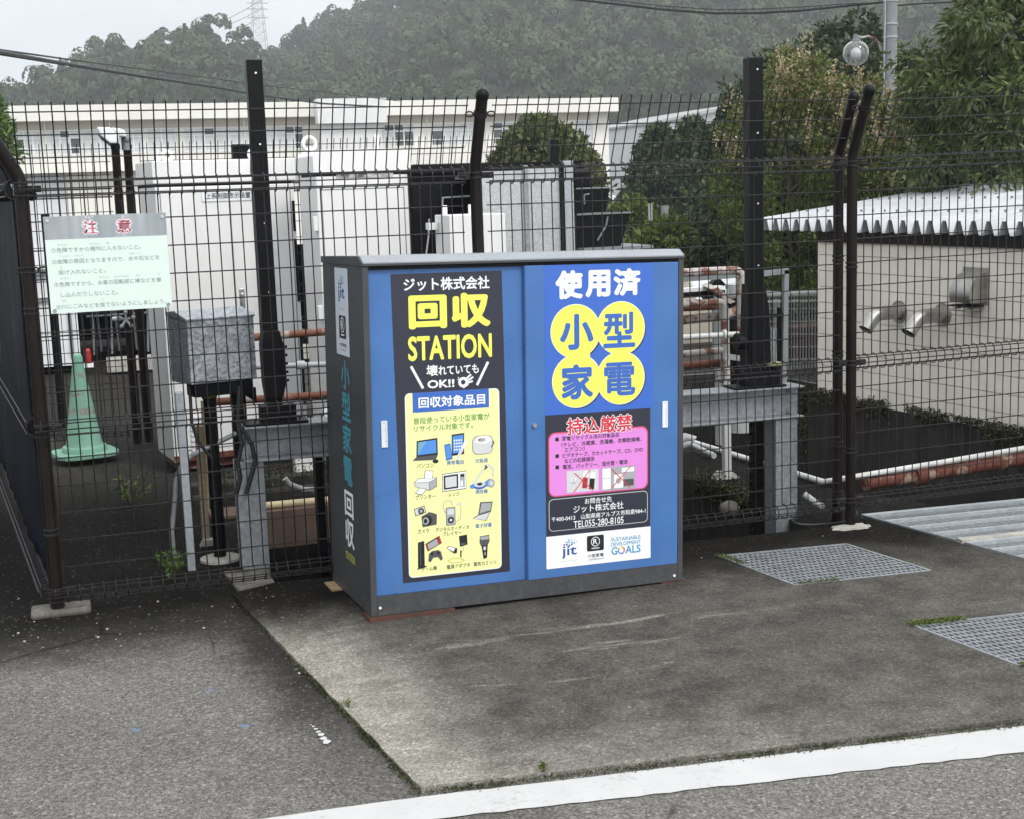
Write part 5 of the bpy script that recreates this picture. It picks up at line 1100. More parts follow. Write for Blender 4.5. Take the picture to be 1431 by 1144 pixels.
for px, py, lb in ((1257, 436, 'left of two shiny stainless exhaust elbows sticking out of the shed wall'), (1318, 440, 'right of two shiny stainless exhaust elbows sticking out of the shed wall')):
    b = shed_at(px, py)+WB; dn = np.array((0, 0, -1.)); e_ = empty('exhaust_pipe', b, lb, 'pipe', g4)
    pts = [WN*.0, WN*.10, WN*.19, *arc(WN*.19, WN*.255, WN*.30+dn*.055, 6)[1:], WN*.355+dn*.125]
    mb = MB(); mb.tube(pts, .060, 20, cap=False); mb.tube(pts[::-1], .056, 20, cap=False); mb.build('elbow', M['steel'], e_, smooth=True)
    MB().cyl(pts[-1]-(WN*.355+dn*.125-pts[-2])*.3, pts[-1]-(WN*.355+dn*.125-pts[-2])*.28, .0555, n=20).build('bore', M['dark_gap'], e_)
    mb = MB(); mb.cyl(WN*.0, WN*.012, .095, n=22); mb.cyl(WN*.012, WN*.03, .068, n=22); mb.build('flange', M['steel'], e_, smooth=True)
b = shed_at(1362, 425)+WB; vh = empty('vent_hood', b, 'stainless vent hood with an open bottom on the shed wall', 'vent')
mb = MB(); pr = [(0.004, .02), (.15, .02), (.165, .045), (.16, .12), (.135, .18), (.09, .225), (.03, .245), (.004, .245)]
mb.prism(pr, WN, (0, 0, 1), WD*-.115, WD*.22); mb.build('hood', M['steel'], vh, smooth=True)
mb = MB(); mb.obox(WD*-.145+WN*.001+np.array((0, 0, .0)), WD*.275, WN*.006, (0, 0, .285)); mb.build('flange', M['steel'], vh)
mb = MB(); mb.obox(WD*-.12+WN*.02+np.array((0, 0, -.012)), WD*.23, WN*.15, (0, 0, .011)); mb.build('mesh', M['dark_gap'], vh); MB().tube([WD*-.1+WN*.05+np.array((0, 0, -.03)), WD*-.08+WN*.17+np.array((0, 0, -.035)), WD*.08+WN*.17+np.array((0, 0, -.035)), WD*.1+WN*.05+np.array((0, 0, -.03))], .009, 8).build('rim', M['steel'], vh)  # near-black plate paints in the dark of the hood's open bottom
# mesh screen fence and low wall behind the rack
wf = empty('mesh_fence', (0, 0, 0), 'pale mesh fence with a white top rail standing between the rack and the shed', 'fence')
mb = MB(); a, b = at(1050, 414, 5.9), at(1160, 414, 5.9); zb_ = at(1100, 535, 5.9)[2]
n_ = 26
for i in range(n_+1): q_ = a+(b-a)*i/n_; mb.tube([q_, (q_[0], q_[1], zb_)], .0055, 5)
for k in range(8): h = (a[2]-zb_)*k/7; mb.tube([a-np.array((0, 0, h)), b-np.array((0, 0, h))], .006, 5)
mb.build('mesh_panel', M['pvc'], wf); mb = MB(); mb.tube([a+np.array((-.3, 0, .03)), b+np.array((0, 0, .03))], .028, 8); mb.tube([a+np.array((-.3, 0, -.045)), b+np.array((0, 0, -.045))], .012, 8); mb.build('top_rail', M['white_metal'], wf)
a = at(1085, 460, 6.6); mb = MB(); mb.box(0, .9, 0, .3, zb_, a[2]); tag(mb.build('brick_box', paint('maroon', (.07, .025, .025), .7, 0, .3, 8), loc=(a[0], 6.6, 0), bevel=.01), 'dark maroon block behind the pale mesh fence', 'block')
a, b = at(900, 388, 8.5), at(1062, 386, 8.5); mb = MB(); mb.box(a[0], b[0], 8.5, 8.75, -.2, a[2]); tag(mb.build('low_wall', M['cream_shade'], bevel=.01), 'low beige wall beyond the pipe rack', 'wall')
a, b = at(985, 392, 7.5), at(1095, 440, 7.0)
mb = MB(); n_ = 44
for i in range(n_+1):
    t = i/n_; x0 = a[0]+(b[0]-a[0])*t; zz_ = .022*(i % 2)
    mb.v += [(x0, 7.9, a[2]+zz_), (x0-.25, 7.1, b[2]+.1+zz_)]
mb.f = [(2*i, 2*i+1, 2*i+3, 2*i+2) for i in range(n_)]; mb.m = [0]*n_
o = mb.build('corrugated_cover', M['white_side']); sm = o.modifiers.new('thickness', 'SOLIDIFY'); sm.thickness = .008; tag(o, 'sloping pale corrugated cover sheet behind the right black post', 'cover')
for px in (1000, 1085): q_ = at(px, 415, 7.5); mb = MB(); mb.box(-.03, .03, -.03, .03, -.2, q_[2]-.03); tag(mb.build('cover_prop', M['conduit'], loc=(q_[0], 7.5, 0)), ('left' if px == 1000 else 'right')+' grey prop under the pale corrugated cover', 'prop')
mb = MB(); mb.bar(at(1006, 392, 7.0), at(984, 418, 7.0), .12, .1, up=(0, 1, 0)); tag(mb.build('dark_strut', M['black_steel']), 'slanting dark strut in front of the low beige wall', 'strut')

# ------------------------------------------------------------------ school and other far buildings
SY = 101.5
sc = empty('school_building', (18, SY, 0), 'long cream two-storey school building with rows of windows behind the white cabinets', 'building')
zz = lambda px, py, yy=SY: at(px, py, yy)[2]
xx = lambda px, yy=SY: at(px, 200, yy)[0]-18
XL, XR = xx(16), xx(851)
Zt, Zf, Zw1, Zw0, Zs = 8.65, 7.55, 6.85, 5.25, 3.75
mb = MB(); mb.box(XL, XR, .0, 11, 0, Zf); mb.build('wall', M['cream_wall'], sc)
mb = MB(); mb.box(XL-.5, XR+.4, -1.25, 11.5, Zf, Zt); mb.build('roof_parapet', M['cream_wall'], sc)
mb = MB(); mb.box(XL, XR-1.6, -.06, -.003, Zw1+.12, Zf-.002); mb.build('beige_band', M['cream_shade'], sc)
mb = MB(); mb.box(XL, XR-2.2, -1.1, -.003, Zs, Zw0-.25); mb.build('balcony_front', M['cream_wall'], sc)
mb = MB(); mb.box(XL, XR-2.2, -.08, -.003, .4, Zs-.003); mb.build('lower_glazing', paint('dim_glass', (.05, .055, .058), .3, 0, .3, .6), sc)
g = G('curtain_glass'); p = g.obj(); zc = g.noise(g.scale(p, (6, 1, .3)), 3, 3); M['pane'] = g.fin(g.ramp(zc, [(.35, (.46, .48, .48)), (.65, (.63, .65, .65))]), .25)
M['pane_dark'] = paint('dark_glass', (.06, .065, .07), .2, 0, .3, 1)
def window(px0, px1, z0, z1, dark=(), mull=2, trans=True):
    x0, x1 = xx(px0), xx(px1); mb = MB(); t = .09
    mb.box(x0-t, x1+t, -.10, -.004, z1, z1+t); mb.box(x0-t, x1+t, -.10, -.004, z0-t, z0); mb.box(x0-t, x0, -.10, -.004, z0, z1); mb.box(x1, x1+t, -.10, -.004, z0, z1)
    zt = z1-(z1-z0)*.3
    if trans: mb.box(x0, x1, -.10, -.004, zt-.05, zt+.05)
    for k in range(1, mull): x = x0+(x1-x0)*k/mull; mb.box(x-.05, x+.05, -.095, -.004, z0, z1)
    wf_ = mb.build('window', M['frame_white'], sc)
    mb, md = MB(), MB()
    for k in range(mull):
        a, b = x0+(x1-x0)*k/mull+.05, x0+(x1-x0)*(k+1)/mull-.05
        (md if k in dark else mb).box(a, b, -.05, -.006, z0, zt-.05); (md if (k+1) in dark else mb).box(a, b, -.05, -.006, zt+.05, z1)
    if mb.v: mb.build('pane', M['pane'], wf_)
    if md.v: md.build('pane', M['pane_dark'], wf_)
for i, (a, b, dk, mu) in enumerate(((22, 58, (0,), 3), (70, 112, (2,), 3), (117, 152, (), 3), (160, 200, (), 3), (207, 245, (), 2), (258, 300, (3,), 3), (303, 337, (), 2), (348, 384, (1,), 3), (388, 424, (2, 3), 3), (538, 578, (1, 2), 3), (604, 637, (0,), 2), (641, 668, (), 2), (690, 716, (0, 1), 2), (806, 828, (), 2))):
    window(a, b, Zw0, Zw1, dk, mu)
for i in range(13): window(24+i*31, 48+i*31, 1.6, 3.35, (0, 2) if i % 2 else (1,), 3)
mb = MB()
for px in (64, 155, 250, 342, 597, 679): x = xx(px); mb.cyl((x, -.14, .3), (x, -.14, Zf), .06, n=8)
mb.build('downpipe', M['frame_white'], sc)
mb = MB(); x0, x1 = xx(438), xx(533); mb.box(x0, x1, -2.4, -1.26, 6.95, 8.78); mb.box(x0+.3, x1-.4, -1.8, -.01, .1, 6.94); mb.build('stair_block', M['white_metal'], sc)
mb = MB()
for k in range(70): x = XL+.3+k*(XR-XL-3)/70; mb.box(x-.02, x+.02, -1.08, -1.04, Zw0-.25, Zw0+.35)
mb.box(XL, XR-2.4, -1.08, -1.04, Zw0+.35, Zw0+.40); mb.build('balcony_railing', M['frame_white'], sc)
GY = 128
gm = empty('gymnasium', (57, GY, 0), 'pale grey gymnasium with a sloping roofline partly hidden by conifers', 'building')
gx = lambda px: at(px, 200, GY)[0]-57; gzz = lambda px, py: at(px, py, GY)[2]
mb = MB(); mb.prism([(gx(905), -.3), (gx(1080), -.3), (gx(1080), gzz(1080, 143)), (gx(1003), gzz(1003, 155)), (gx(905), gzz(905, 175))], (1, 0, 0), (0, 0, 1), (0, 0, 0), (0, 20, 0)); mb.build('wall', M['white_side'], gm)
mb = MB(); mb.prism([(gx(902), gzz(902, 175)), (gx(902), gzz(902, 172)), (gx(1003), gzz(1003, 151)), (gx(1082), gzz(1082, 138)), (gx(1082), gzz(1082, 143)), (gx(1003), gzz(1003, 156))], (1, 0, 0), (0, 0, 1), (0, -.8, 0), (0, 22, 0)); mb.build('roof', M['pvc'], gm)
mb = MB(); mb.box(gx(940), gx(1080), -.1, -.01, gzz(960, 205), gzz(960, 195)); mb.box(gx(925), gx(995), -.1, -.01, gzz(960, 232), gzz(960, 225)); mb.build('window', M['pane_dark'], gm)

# ------------------------------------------------------------------ trees
def unit(n):
    v = RNG.normal(size=(n, 3)); return v/np.linalg.norm(v, axis=1)[:, None]
def leaf_quads(C, L_, W_, droop=0., outdir=None, spread=1., fold=.25):
    """pointed leaves at the points C; returns (n, 4, 3)"""
    n = len(C); d = unit(n)*spread
    if outdir is not None: d += outdir
    d[:, 2] -= droop; d /= np.linalg.norm(d, axis=1)[:, None]
    s = np.cross(d, unit(n)); s /= np.linalg.norm(s, axis=1)[:, None]; nn = np.cross(d, s)
    l = L_*RNG.uniform(.65, 1.25, n)[:, None]; w_ = W_*RNG.uniform(.7, 1.2, n)[:, None]
    return np.stack([C, C+d*l*.5+s*w_*.5+nn*w_*fold, C+d*l, C+d*l*.5-s*w_*.5+nn*w_*fold], 1)
def crown_points(n, rad, clumps, clump_r, shell=.55, seed_pts=None, shape=None):
    """leaf positions gathered in clumps through an ellipsoid crown; also outward directions"""
    c = unit(clumps)*(RNG.uniform(shell**3, 1, clumps)**(1/3))[:, None]
    if shape is not None: c = shape(c)
    c = c*np.array(rad)
    k = RNG.integers(0, clumps, n); sz = RNG.uniform(.6, 1.3, clumps)[k]*clump_r
    off = unit(n)*(RNG.uniform(.25, 1, n)**.5)[:, None]*sz[:, None]
    off[:, 2] *= .75
    P = c[k]+off; od = off/np.linalg.norm(off, axis=1)[:, None]
    return P, od, c
def tree(name, loc, rad, zc, n, L_, W_, m_, label, cat='tree', group=None, clumps=60, clump_r=.4, droop=0., shell=.55, trunk=.08, shape=None, extra=None, limbs=9, cut=None, shoots=0):
    e = empty(name, loc, label, cat, group)
    P, od, c = crown_points(n, rad, clumps, clump_r, shell, shape=shape)
    if cut is not None: ok = cut(P); P, od = P[ok], od[ok]
    quads_object('crown', leaf_quads(P, L_, W_, droop, od*.9)+np.array((0, 0, zc)), m_, e)
    if extra:
        for m2, sel, nm in extra:
            ok = sel(P); quads_object(nm, leaf_quads(P[ok]+RNG.normal(size=(ok.sum(), 3))*.03, L_, W_, droop, od[ok]*.9+np.array((0, 0, .5)))+np.array((0, 0, zc)), m2, e)
    if shoots:
        top_ = c[c[:, 2] > .15*rad[2]]; V_ = []
        for b_ in top_[RNG.integers(0, len(top_), shoots)]:
            b_ = b_+RNG.normal(size=3)*.08; hgt = RNG.uniform(.18, .5); dv_ = np.array((RNG.normal()*.16, RNG.normal()*.16, 1.)); nn_ = 26
            tt = RNG.uniform(0, 1, nn_); V_.append(leaf_quads(b_+dv_*hgt*tt[:, None]+RNG.normal(size=(nn_, 3))*.014, L_*.8, W_*.9, -.5, unit(nn_)*np.array((1, 1, .3))))
        quads_object('young_shoots', np.concatenate(V_)+np.array((0, 0, zc)), M['leaf_pale'], e)
    mb = MB(); h = zc+rad[2]*.2
    mb.tube([(0, 0, -.1), (.02*h, 0, h*.35), (-.01*h, .02*h, h*.7), (0, 0, h)], [trunk, trunk*.85, trunk*.6, trunk*.3], 9)
    for k in range(limbs):
        q_ = c[k % len(c)]+np.array((0, 0, zc)); z0 = max(.25*zc, min(h*.9, q_[2]-.5*np.hypot(q_[0], q_[1]))); mb.tube([(0, 0, z0), (q_[0]*.5, q_[1]*.5, z0+(q_[2]-z0)*.62), tuple(q_)], [trunk*.5, trunk*.32, trunk*.12], 6)
    mb.build('trunk', M['bark'], e, smooth=True)
    return e
def ground_at(px, D): q_ = dep(px, 262-.0338*(px-715), D); return (q_[0], q_[1], gz(q_[0]) if D < 12 else -.15)
dome = lambda c: np.c_[c[:, 0], c[:, 1], np.abs(c[:, 2])*1.0]
tree('round_shrub', ground_at(761, 38), (1.78, 1.7, 3.5), .25, 17000, .16, .11, M['leaf_shrub'], 'broad round dome of clipped olive green shrub in front of the school', 'shrub', clumps=400, clump_r=.27, shell=.92, shape=dome, trunk=.1)
for px, py, D, r_, lb in ((922, 173, 46, 1.1, 'left of two close upright dark conifers in front of the gymnasium'), (966, 165, 45, 1.15, 'right of two close upright dark conifers in front of the gymnasium')):
    top = dep(px, py, D)[2]+.15
    tap = lambda c: np.c_[c[:, 0]*np.clip(1.0-.75*np.clip(c[:, 2], 0, 1)**1.3, .15, 1), c[:, 1]*np.clip(1.0-.75*np.clip(c[:, 2], 0, 1)**1.3, .15, 1), c[:, 2]]
    tree('conifer', ground_at(px, D), (r_, r_, top*.5-.2), top*.5, 9000, .26, .13, M['leaf_conifer'], lb, 'tree', 'pair of conifers', clumps=150, clump_r=.34, shape=tap, shell=.6)
# dark trees behind the lamp
for px, py, D, rx, lb in ((1075, 92, 33, 1.45, 'dark layered tree behind the left part of the red-tipped shrub'), (1170, 18, 31, 1.75, 'tall dark layered tree directly behind the globe lamp'), (1262, 70, 34, 1.3, 'dark tree behind the utility pole')):
    top = dep(px, py, D)[2]; tree('dark_tree', ground_at(px, D), (rx, rx, top*.42), top*.58, 15000, .17, .085, M['leaf_dark'], lb, 'tree', 'dark trees behind the shrubs', clumps=80, clump_r=.42, trunk=.14, droop=.1)
# red-tipped hedge shrubs
red = lambda P: (P[:, 2] > .35*P[:, 2].max()+RNG.normal(size=len(P))*.30) & (RNG.uniform(size=len(P)) < .28)
for px, py, D, rx, n, lb in ((1105, 58, 17.5, .98, 15000, 'tall bushy shrub with reddish new tips behind the right black post'), (1215, 100, 17, .85, 12000, 'lower bushy shrub with reddish tips under the globe lamp'), (1290, 125, 16.5, .6, 6000, 'small reddish-tipped shrub between the lamp pole and the long-leaved tree')):
    top = dep(px, py, D)[2]; tree('red_tipped_shrub', ground_at(px, D), (rx, rx, top*.52), top*.5, int(n*1.4), .066, .03, M['leaf_mid'], lb, 'shrub', 'red-tipped shrubs', clumps=150, clump_r=.17, trunk=.05, droop=-.35, extra=[(M['leaf_red'], red, 'new_growth')], shoots=90)
# big drooping-leaf tree, right edge
top = 3.95
q_ = ground_at(1418, 13.6)
tree('long_leaved_tree', q_, (1.02, 1.1, 1.55), 2.45, 22000, .12, .034, M['leaf_big'], 'large bright evergreen tree with long drooping leaves at the upper right', 'tree', clumps=150, clump_r=.25, droop=.75, trunk=.07, limbs=14)
# dark hedge closing the view behind the shed
for k, (px, D, w_) in enumerate(((1060, 20, .9), (1150, 19, 1.0), (1245, 18.5, 1.0), (1340, 18, 1.0), (1430, 17.5, 1.0))):
    top = dep(px, 185+(k == 0)*25, D)[2]; tree('hedge_bush', ground_at(px, D), (w_, .8, top*.55), top*.48, 6500, .13, .06, M['leaf_dark'], ('dark bush low behind the right black post', 'dark hedge bush behind the shed roof, left end', 'dark hedge bush behind the shed roof, second from left', 'dark hedge bush behind the shed roof, third from left', 'dark hedge bush behind the shed roof, right end')[k], 'bush', 'dark hedge bushes', clumps=90, clump_r=.3, droop=.3)
q_ = ground_at(-6, 24); top = dep(-6, 112, 24)[2]
tree('cypress', q_, (.62, .62, top*.52), top*.5, 9000, .12, .05, M['leaf_bright'], 'bright green cypress at the far left edge beyond the fence', 'tree', clumps=130, clump_r=.2, shell=.75, shape=lambda c: np.c_[c[:, 0]*np.clip(1-.6*np.clip(c[:, 2], 0, 1), .2, 1), c[:, 1]*np.clip(1-.6*np.clip(c[:, 2], 0, 1), .2, 1), c[:, 2]])
for px, py, D, rx, mt, lb in ((880, 268, 30, .55, 'leaf_mid', 'small green bush right of the black hoods'), (905, 318, 24, .5, 'leaf_shrub', 'low round green bush behind the cabinet top'), (958, 285, 30, 1.0, 'leaf_dark', 'wide dark bush under the conifers'), (1000, 300, 27, .5, 'leaf_dark', 'small dark bush beside the red-brown box'), (1035, 255, 26, .6, 'leaf_mid', 'yellowish bush left of the right black post'), (930, 300, 20, .35, 'leaf_mid', 'small bush in front of the wide dark bush')):
    top = max(.5, dep(px, py, D)[2]); tree('round_bush', ground_at(px, D), (rx, rx, top*.55), top*.48, 3000, .13, .08, M[mt], lb, 'bush', 'bushes in the yard', clumps=60, clump_r=.24)
for px, py, D, mt, hh, lb in ((908, 285, 22, 'pvc', .035, 'thin pale post standing in front of the dark bush'), (928, 288, 26, 'conduit', .09, 'grey mottled pole in front of the conifers'), (1018, 250, 23, 'zinc_post', .03, 'thin blue-grey pole left of the right black post')):
    q_ = ground_at(px, D); tz = dep(px, py, D)[2]; mb = MB(); mb.cyl((0, 0, -.1), (0, 0, tz-q_[2]), hh, n=10); tag(mb.build('thin_pole', M[mt], loc=q_, smooth=True), lb, 'pole')
q_ = ground_at(1024, 25); tz = dep(1024, 340, 25); mb = MB(); mb.box(-.33, .33, -.3, .3, -.3, tz[2]-q_[2]); tag(mb.build('brick_box', paint('brick_box', (.11, .045, .035), .8, 0, .2, 6), loc=q_, bevel=.02), 'red-brown box in the yard left of the right black post', 'box')
q_ = ground_at(872, 60); car = empty('parked_car', (q_[0], q_[1], -.2), 'white parked car mostly hidden by the yard bushes', 'car')
mb = MB(); mb.prism([(-1.6, .3), (1.7, .3), (1.75, .75), (1.1, .9), (.6, 1.4), (-.9, 1.45), (-1.5, .95), (-1.7, .8)], (1, 0, 0), (0, 0, 1), (0, -.8, 0), (0, 1.6, 0)); mb.build('body', M['white_metal'], car, bevel=.05)
mb = MB(); mb.prism([(-.85, .95), (.95, .92), (.55, 1.33), (-.8, 1.36)], (1, 0, 0), (0, 0, 1), (0, -.81, 0), (0, 1.62, 0)); mb.build('window', M['pane_dark'], car)
for x in (-1.05, 1.05): mb = MB(); mb.cyl((x, -.82, .3), (x, .82, .3), .3, n=18); mb.build('wheel', M['black_steel'], car)

# ------------------------------------------------------------------ pole, lamp, wires, pylon
PD = 22.
q_ = dep(1243, 160, PD); up_ = dep(1240, -30, PD)
pl = empty('utility_pole', (q_[0], q_[1], -.2), 'grey concrete utility pole with metal bands beside the globe lamp', 'pole')
mb = MB(); mb.cyl((0, 0, 0), (0, 0, 6.2), .125, .098, 18); mb.build('shaft', M['conduit'], pl, smooth=True)
mb = MB()
for py in (5, 36, 54, 96): z = dep(1241, py, PD)[2]+.2; mb.cyl((0, 0, z-.012), (0, 0, z+.012), .118, n=18)
z = dep(1231, 80, PD)[2]+.2; mb.tube([(-.13, -.04, z-1.5), (-.13, -.04, z), (-.12, -.04, z+.6), (-.125, -.03, z+1.4)], .012, 6); mb.build('band', M['zinc_post'], pl)
lp = dep(1196, 75, PD); la = empty('street_lamp', lp, 'clear glass globe lamp hanging from a curved arm on the utility pole', 'lamp')
gg = G('globe_glass'); gg.b.inputs['Transmission Weight'].default_value = .95; gg.fin((.93, .94, .94), .03); 
mb = MB(); mb.ball((0, 0, 0), .205, 28, 16); gl = mb.build('globe', gg.m, la, smooth=True); sm = gl.modifiers.new('thickness', 'SOLIDIFY'); sm.thickness = .006
MB().ball((.0, 0, -.01), .085, 16, 10, sz=1.25).build('bulb', M['white_plastic'], la, smooth=True)
MB().lathe([(.075, .185), (.075, .21), (.05, .22), (.045, .28), (.02, .29)], n=16).build('cap', M['conduit'], la, smooth=True)
P_ = [(0, 0, .26)]+[dep(px, py, PD)-lp for px, py in ((1205, 53), (1214, 51), (1222, 54), (1229, 62), (1232, 72))]
MB().tube(P_, .022, 8).build('arm', M['rust_white'], la, smooth=True)
def wire(pts, r, label, group='overhead cables'):
    e_ = np.array(pts[0]); mb = MB(); mb.tube([q-e_ for q in pts], r, 6); return tag(mb.build('cable', M['cable'], loc=e_, smooth=True), label, 'cable', group)
sp = [dep(px, py, 22+ (1235-px)*.004) for px, py in ((1237, 3), (1180, 9), (1120, 15), (1060, 18.5), (1000, 19), (930, 14), (860, 6), (790, -2), (700, -14))]
o = wire(sp, .018, 'main overhead cable running left from the utility pole')
sp2 = [dep(px, py, 22+(1235-px)*.004) for px, py in ((1237, 3), (1180, 6), (1120, 10), (1060, 13), (1000, 13.5), (930, 9), (860, 1), (790, -6), (700, -17))]
wire(sp2, .007, 'thin messenger wire just above the main overhead cable')
mb = MB(); e_ = sp[0]
for i in range(len(sp)-1):
    for t in np.linspace(0, 1, 5)[:-1]: a = sp[i]*(1-t)+sp[i+1]*t; t2 = t+.12; b = sp2[i]*(1-t2)+sp2[i+1]*t2; c_ = sp[i]*(1-min(1, t+.25))+sp[i+1]*min(1, t+.25); mb.tube([a-e_, b-e_, c_-e_], .004, 4)
tag(mb.build('cable_hanger', M['cable'], loc=e_), 'zigzag hanger wire between the main cable and the messenger wire', 'cable', 'overhead cables')
wire([dep(px, py, 22) for px, py in ((1245, 9), (1275, 6), (1330, 3), (1400, 1), (1480, -6))], .014, 'overhead cable running right from the utility pole')
wire([dep(px, py, D) for px, py, D in ((-900, -90, 16), (-300, 20, 20), (-40, 66, 24), (0, 74, 28), (100, 91, 40), (200, 107, 52), (300, 122, 64), (355, 132, 70), (450, 145, 82), (540, 150, 98))], .055, 'thick cable crossing the hill at left and falling to the school')
wire([dep(px, py, D) for px, py, D in ((-900, -80, 17), (-300, 24, 22), (-40, 64, 26), (0, 70, 30), (100, 84, 42), (200, 97, 54), (300, 110, 66), (355, 118, 72), (480, 132, 86), (560, 142, 98))], .024, 'thin cable crossing the hill above the thick one')

# ------------------------------------------------------------------ hills and forest
def azi(px): d = ray(px, 262-.0338*(px-715)); return math.atan2(d[0], d[1])
def elev(px, py): d = ray(px, py); return d[2]/math.hypot(d[0], d[1])
HA = [(-700, 225), (-300, 200), (-60, 172), (0, 160), (30, 157), (60, 150), (100, 137), (130, 124), (150, 106), (165, 98), (200, 108), (235, 92), (270, 82), (300, 76), (330, 84), (350, 97), (380, 114), (420, 134), (500, 160), (560, 185), (700, 240)]
HB = [(250, 200), (330, 150), (385, 112), (410, 98), (440, 71), (470, 52), (500, 45), (545, 34), (600, -15), (700, -85), (900, -130), (1100, -130), (1431, -110), (1900, -90), (2400, -60)]
class Hill:
    def __init__(s, prof, r0, r1, seed):
        s.a = np.array([azi(p[0]) for p in prof]); s.e = np.array([elev(*p) for p in prof]); s.r0, s.r1 = r0, r1; s.ph = np.random.default_rng(seed).uniform(0, 6.28, 8)
    def z(s, az, r):
        hr = CAM[2]+np.interp(az, s.a, s.e)*s.r1
        t = np.clip((r-s.r0)/(s.r1-s.r0), 0, 1); base = hr*t**1.08
        lob = (np.sin(az*38+s.ph[0]+t*3)+.7*np.sin(az*71+s.ph[1]-t*5)+.5*np.sin(az*20+t*9+s.ph[2]))*2.6*t*(1-t)*2
        back = np.where(r > s.r1, -(r-s.r1)*.16, 0)
        return base+lob+back-1.
hills = [Hill(HA, 190, 330, 1), Hill(HB, 185, 430, 2)]
mb = MB()
for h in hills:
    A = np.linspace(h.a[0], h.a[-1], 90); Rr = np.concatenate([np.linspace(h.r0, h.r1, 22), [h.r1+30, h.r1+90]])
    a, r = np.meshgrid(A, Rr, indexing='ij'); z = h.z(a, r); b0 = len(mb.v)
    mb.v += [(CAM[0]+rr_*math.sin(aa), CAM[1]+rr_*math.cos(aa), zv) for aa, rr_, zv in zip(a.ravel(), r.ravel(), z.ravel())]
    nr = len(Rr); mb.f += [(b0+i*nr+j, b0+(i+1)*nr+j, b0+(i+1)*nr+j+1, b0+i*nr+j+1) for i in range(89) for j in range(nr-1)]
mb.m = [0]*len(mb.f)
tag(mb.build('hills', flat('forest_floor', (.03, .04, .02), .9), smooth=True), kind='structure')
def project(P):
    d = P-CAM; x, y, z = d@R2, d@U2, d@fwd; return PW/2+F*x/z, PH/2-F*y/z
chunks = []
for h, n, (pa, pb) in ((hills[0], 4000, (-420, 560)), (hills[1], 9600, (330, 1560))):
    az = RNG.uniform(azi(pa), azi(pb), n); r = np.sqrt(RNG.uniform(h.r0**2, (h.r1+26)**2, n)); z = h.z(az, r)
    C = np.c_[CAM[0]+r*np.sin(az), CAM[1]+r*np.cos(az), z]
    px, py = project(C); ok = (py < 190) & (py > -60); C, py, px, r = C[ok], py[ok], px[ok], r[ok]
    R_ = RNG.choice((2.0, 2.7, 3.4, 4.4), len(C), p=(.36, .36, .22, .06))*RNG.uniform(.9, 1.15, len(C))
    keep, grid = [], {}
    for i in np.argsort(-R_):                           # crowns keep some distance from each other
        gx_, gy_ = int(C[i][0]//10), int(C[i][1]//10)
        if all((C[i][0]-C[j][0])**2+(C[i][1]-C[j][1])**2 > (.60*(R_[i]+R_[j]))**2 for a in (-1, 0, 1) for b in (-1, 0, 1) for j in grid.get((gx_+a, gy_+b), ())):
            keep.append(i); grid.setdefault((gx_, gy_), []).append(i)
    for i in keep:
        con = RNG.uniform() < .05
        k = int((460 if R_[i] > 3 else 300)*(1 if py[i] > -14 and -30 < px[i] < 1280 else .3))
        u = unit(k); u[:, 2] = np.abs(u[:, 2])*1.1-.3
        nl = RNG.integers(5, 9); lob = unit(nl)*.66; lob[:, 2] = np.abs(lob[:, 2])*1.1; lr = RNG.uniform(.28, .52, nl); j = RNG.integers(0, nl, k)
        s3 = np.array((R_[i], R_[i], R_[i]*(2.2 if con else RNG.uniform(1.0, 1.5))))
        if con: q = u*np.array((.5, .5, 1)); q[:, :2] *= np.clip(1.1-q[:, 2:3], .12, 1.1)
        else: q = lob[j]+u*lr[j][:, None]
        P = C[i]+q*s3+np.array((0, 0, R_[i]*.8+RNG.uniform(0, 2)))
        nrm = u+RNG.normal(size=(k, 3))*.17; nrm /= np.linalg.norm(nrm, axis=1)[:, None]
        t1 = np.cross(nrm, unit(k)); t1 /= np.linalg.norm(t1, axis=1)[:, None]; t2 = np.cross(nrm, t1)
        s_ = RNG.uniform(.20, .44, (k, 1))*(R_[i]/3)**.5*(1. if k > 200 else 1.7); chunks.append(np.stack([P-t1*s_, P-t2*s_*.8, P+t1*s_, P+t2*s_*.8], 1))
tag(quads_object('hill_forest', np.concatenate(chunks), M['leaf_hill']), 'dense mixed forest covering the hills behind the school', 'forest', kind='stuff')
# pylon on the left hill
q_ = dep(363, 66, 345); pyl = empty('pylon', q_, 'pale lattice transmission pylon on the left hill', 'pylon')
hh = dep(361, -60, 345)[2]-q_[2]; mb = MB(); nlev = 12
def half(t): return 1.75*(1-t)+.45*t
for sx in (-1, 1):
    for sy_ in (-1, 1): mb.bar((sx*half(0), sy_*half(0), 0), (sx*half(1), sy_*half(1), hh), .10)
for k in range(nlev):
    t0, t1 = k/nlev, (k+1)/nlev
    for sy_ in (-1, 1):
        mb.bar((-half(t0), sy_*half(t0), hh*t0), (half(t1), sy_*half(t1), hh*t1), .055); mb.bar((half(t0), sy_*half(t0), hh*t0), (-half(t1), sy_*half(t1), hh*t1), .055); mb.bar((-half(t1), sy_*half(t1), hh*t1), (half(t1), sy_*half(t1), hh*t1), .055)
mb.build('lattice', M['pvc'], pyl)
mb = MB()
for py in (6, 14, 26): z = dep(363, py, 345)[2]-q_[2]; mb.bar((-2.6, 0, z), (2.6, 0, z), .18)
mb.build('crossarm', M['pvc'], pyl)
for k, (y0, y1, x1) in enumerate(((2, 26, 320), (14, 34, 322), (24, 44, 330))):
    wire([dep(362, y0, 345), dep((362+x1)/2, (y0+y1)/2+1, 345), dep(x1, y1, 345)], .06, ('upper', 'middle', 'lower')[k]+' faint power line falling left from the pylon', 'power lines at the pylon')

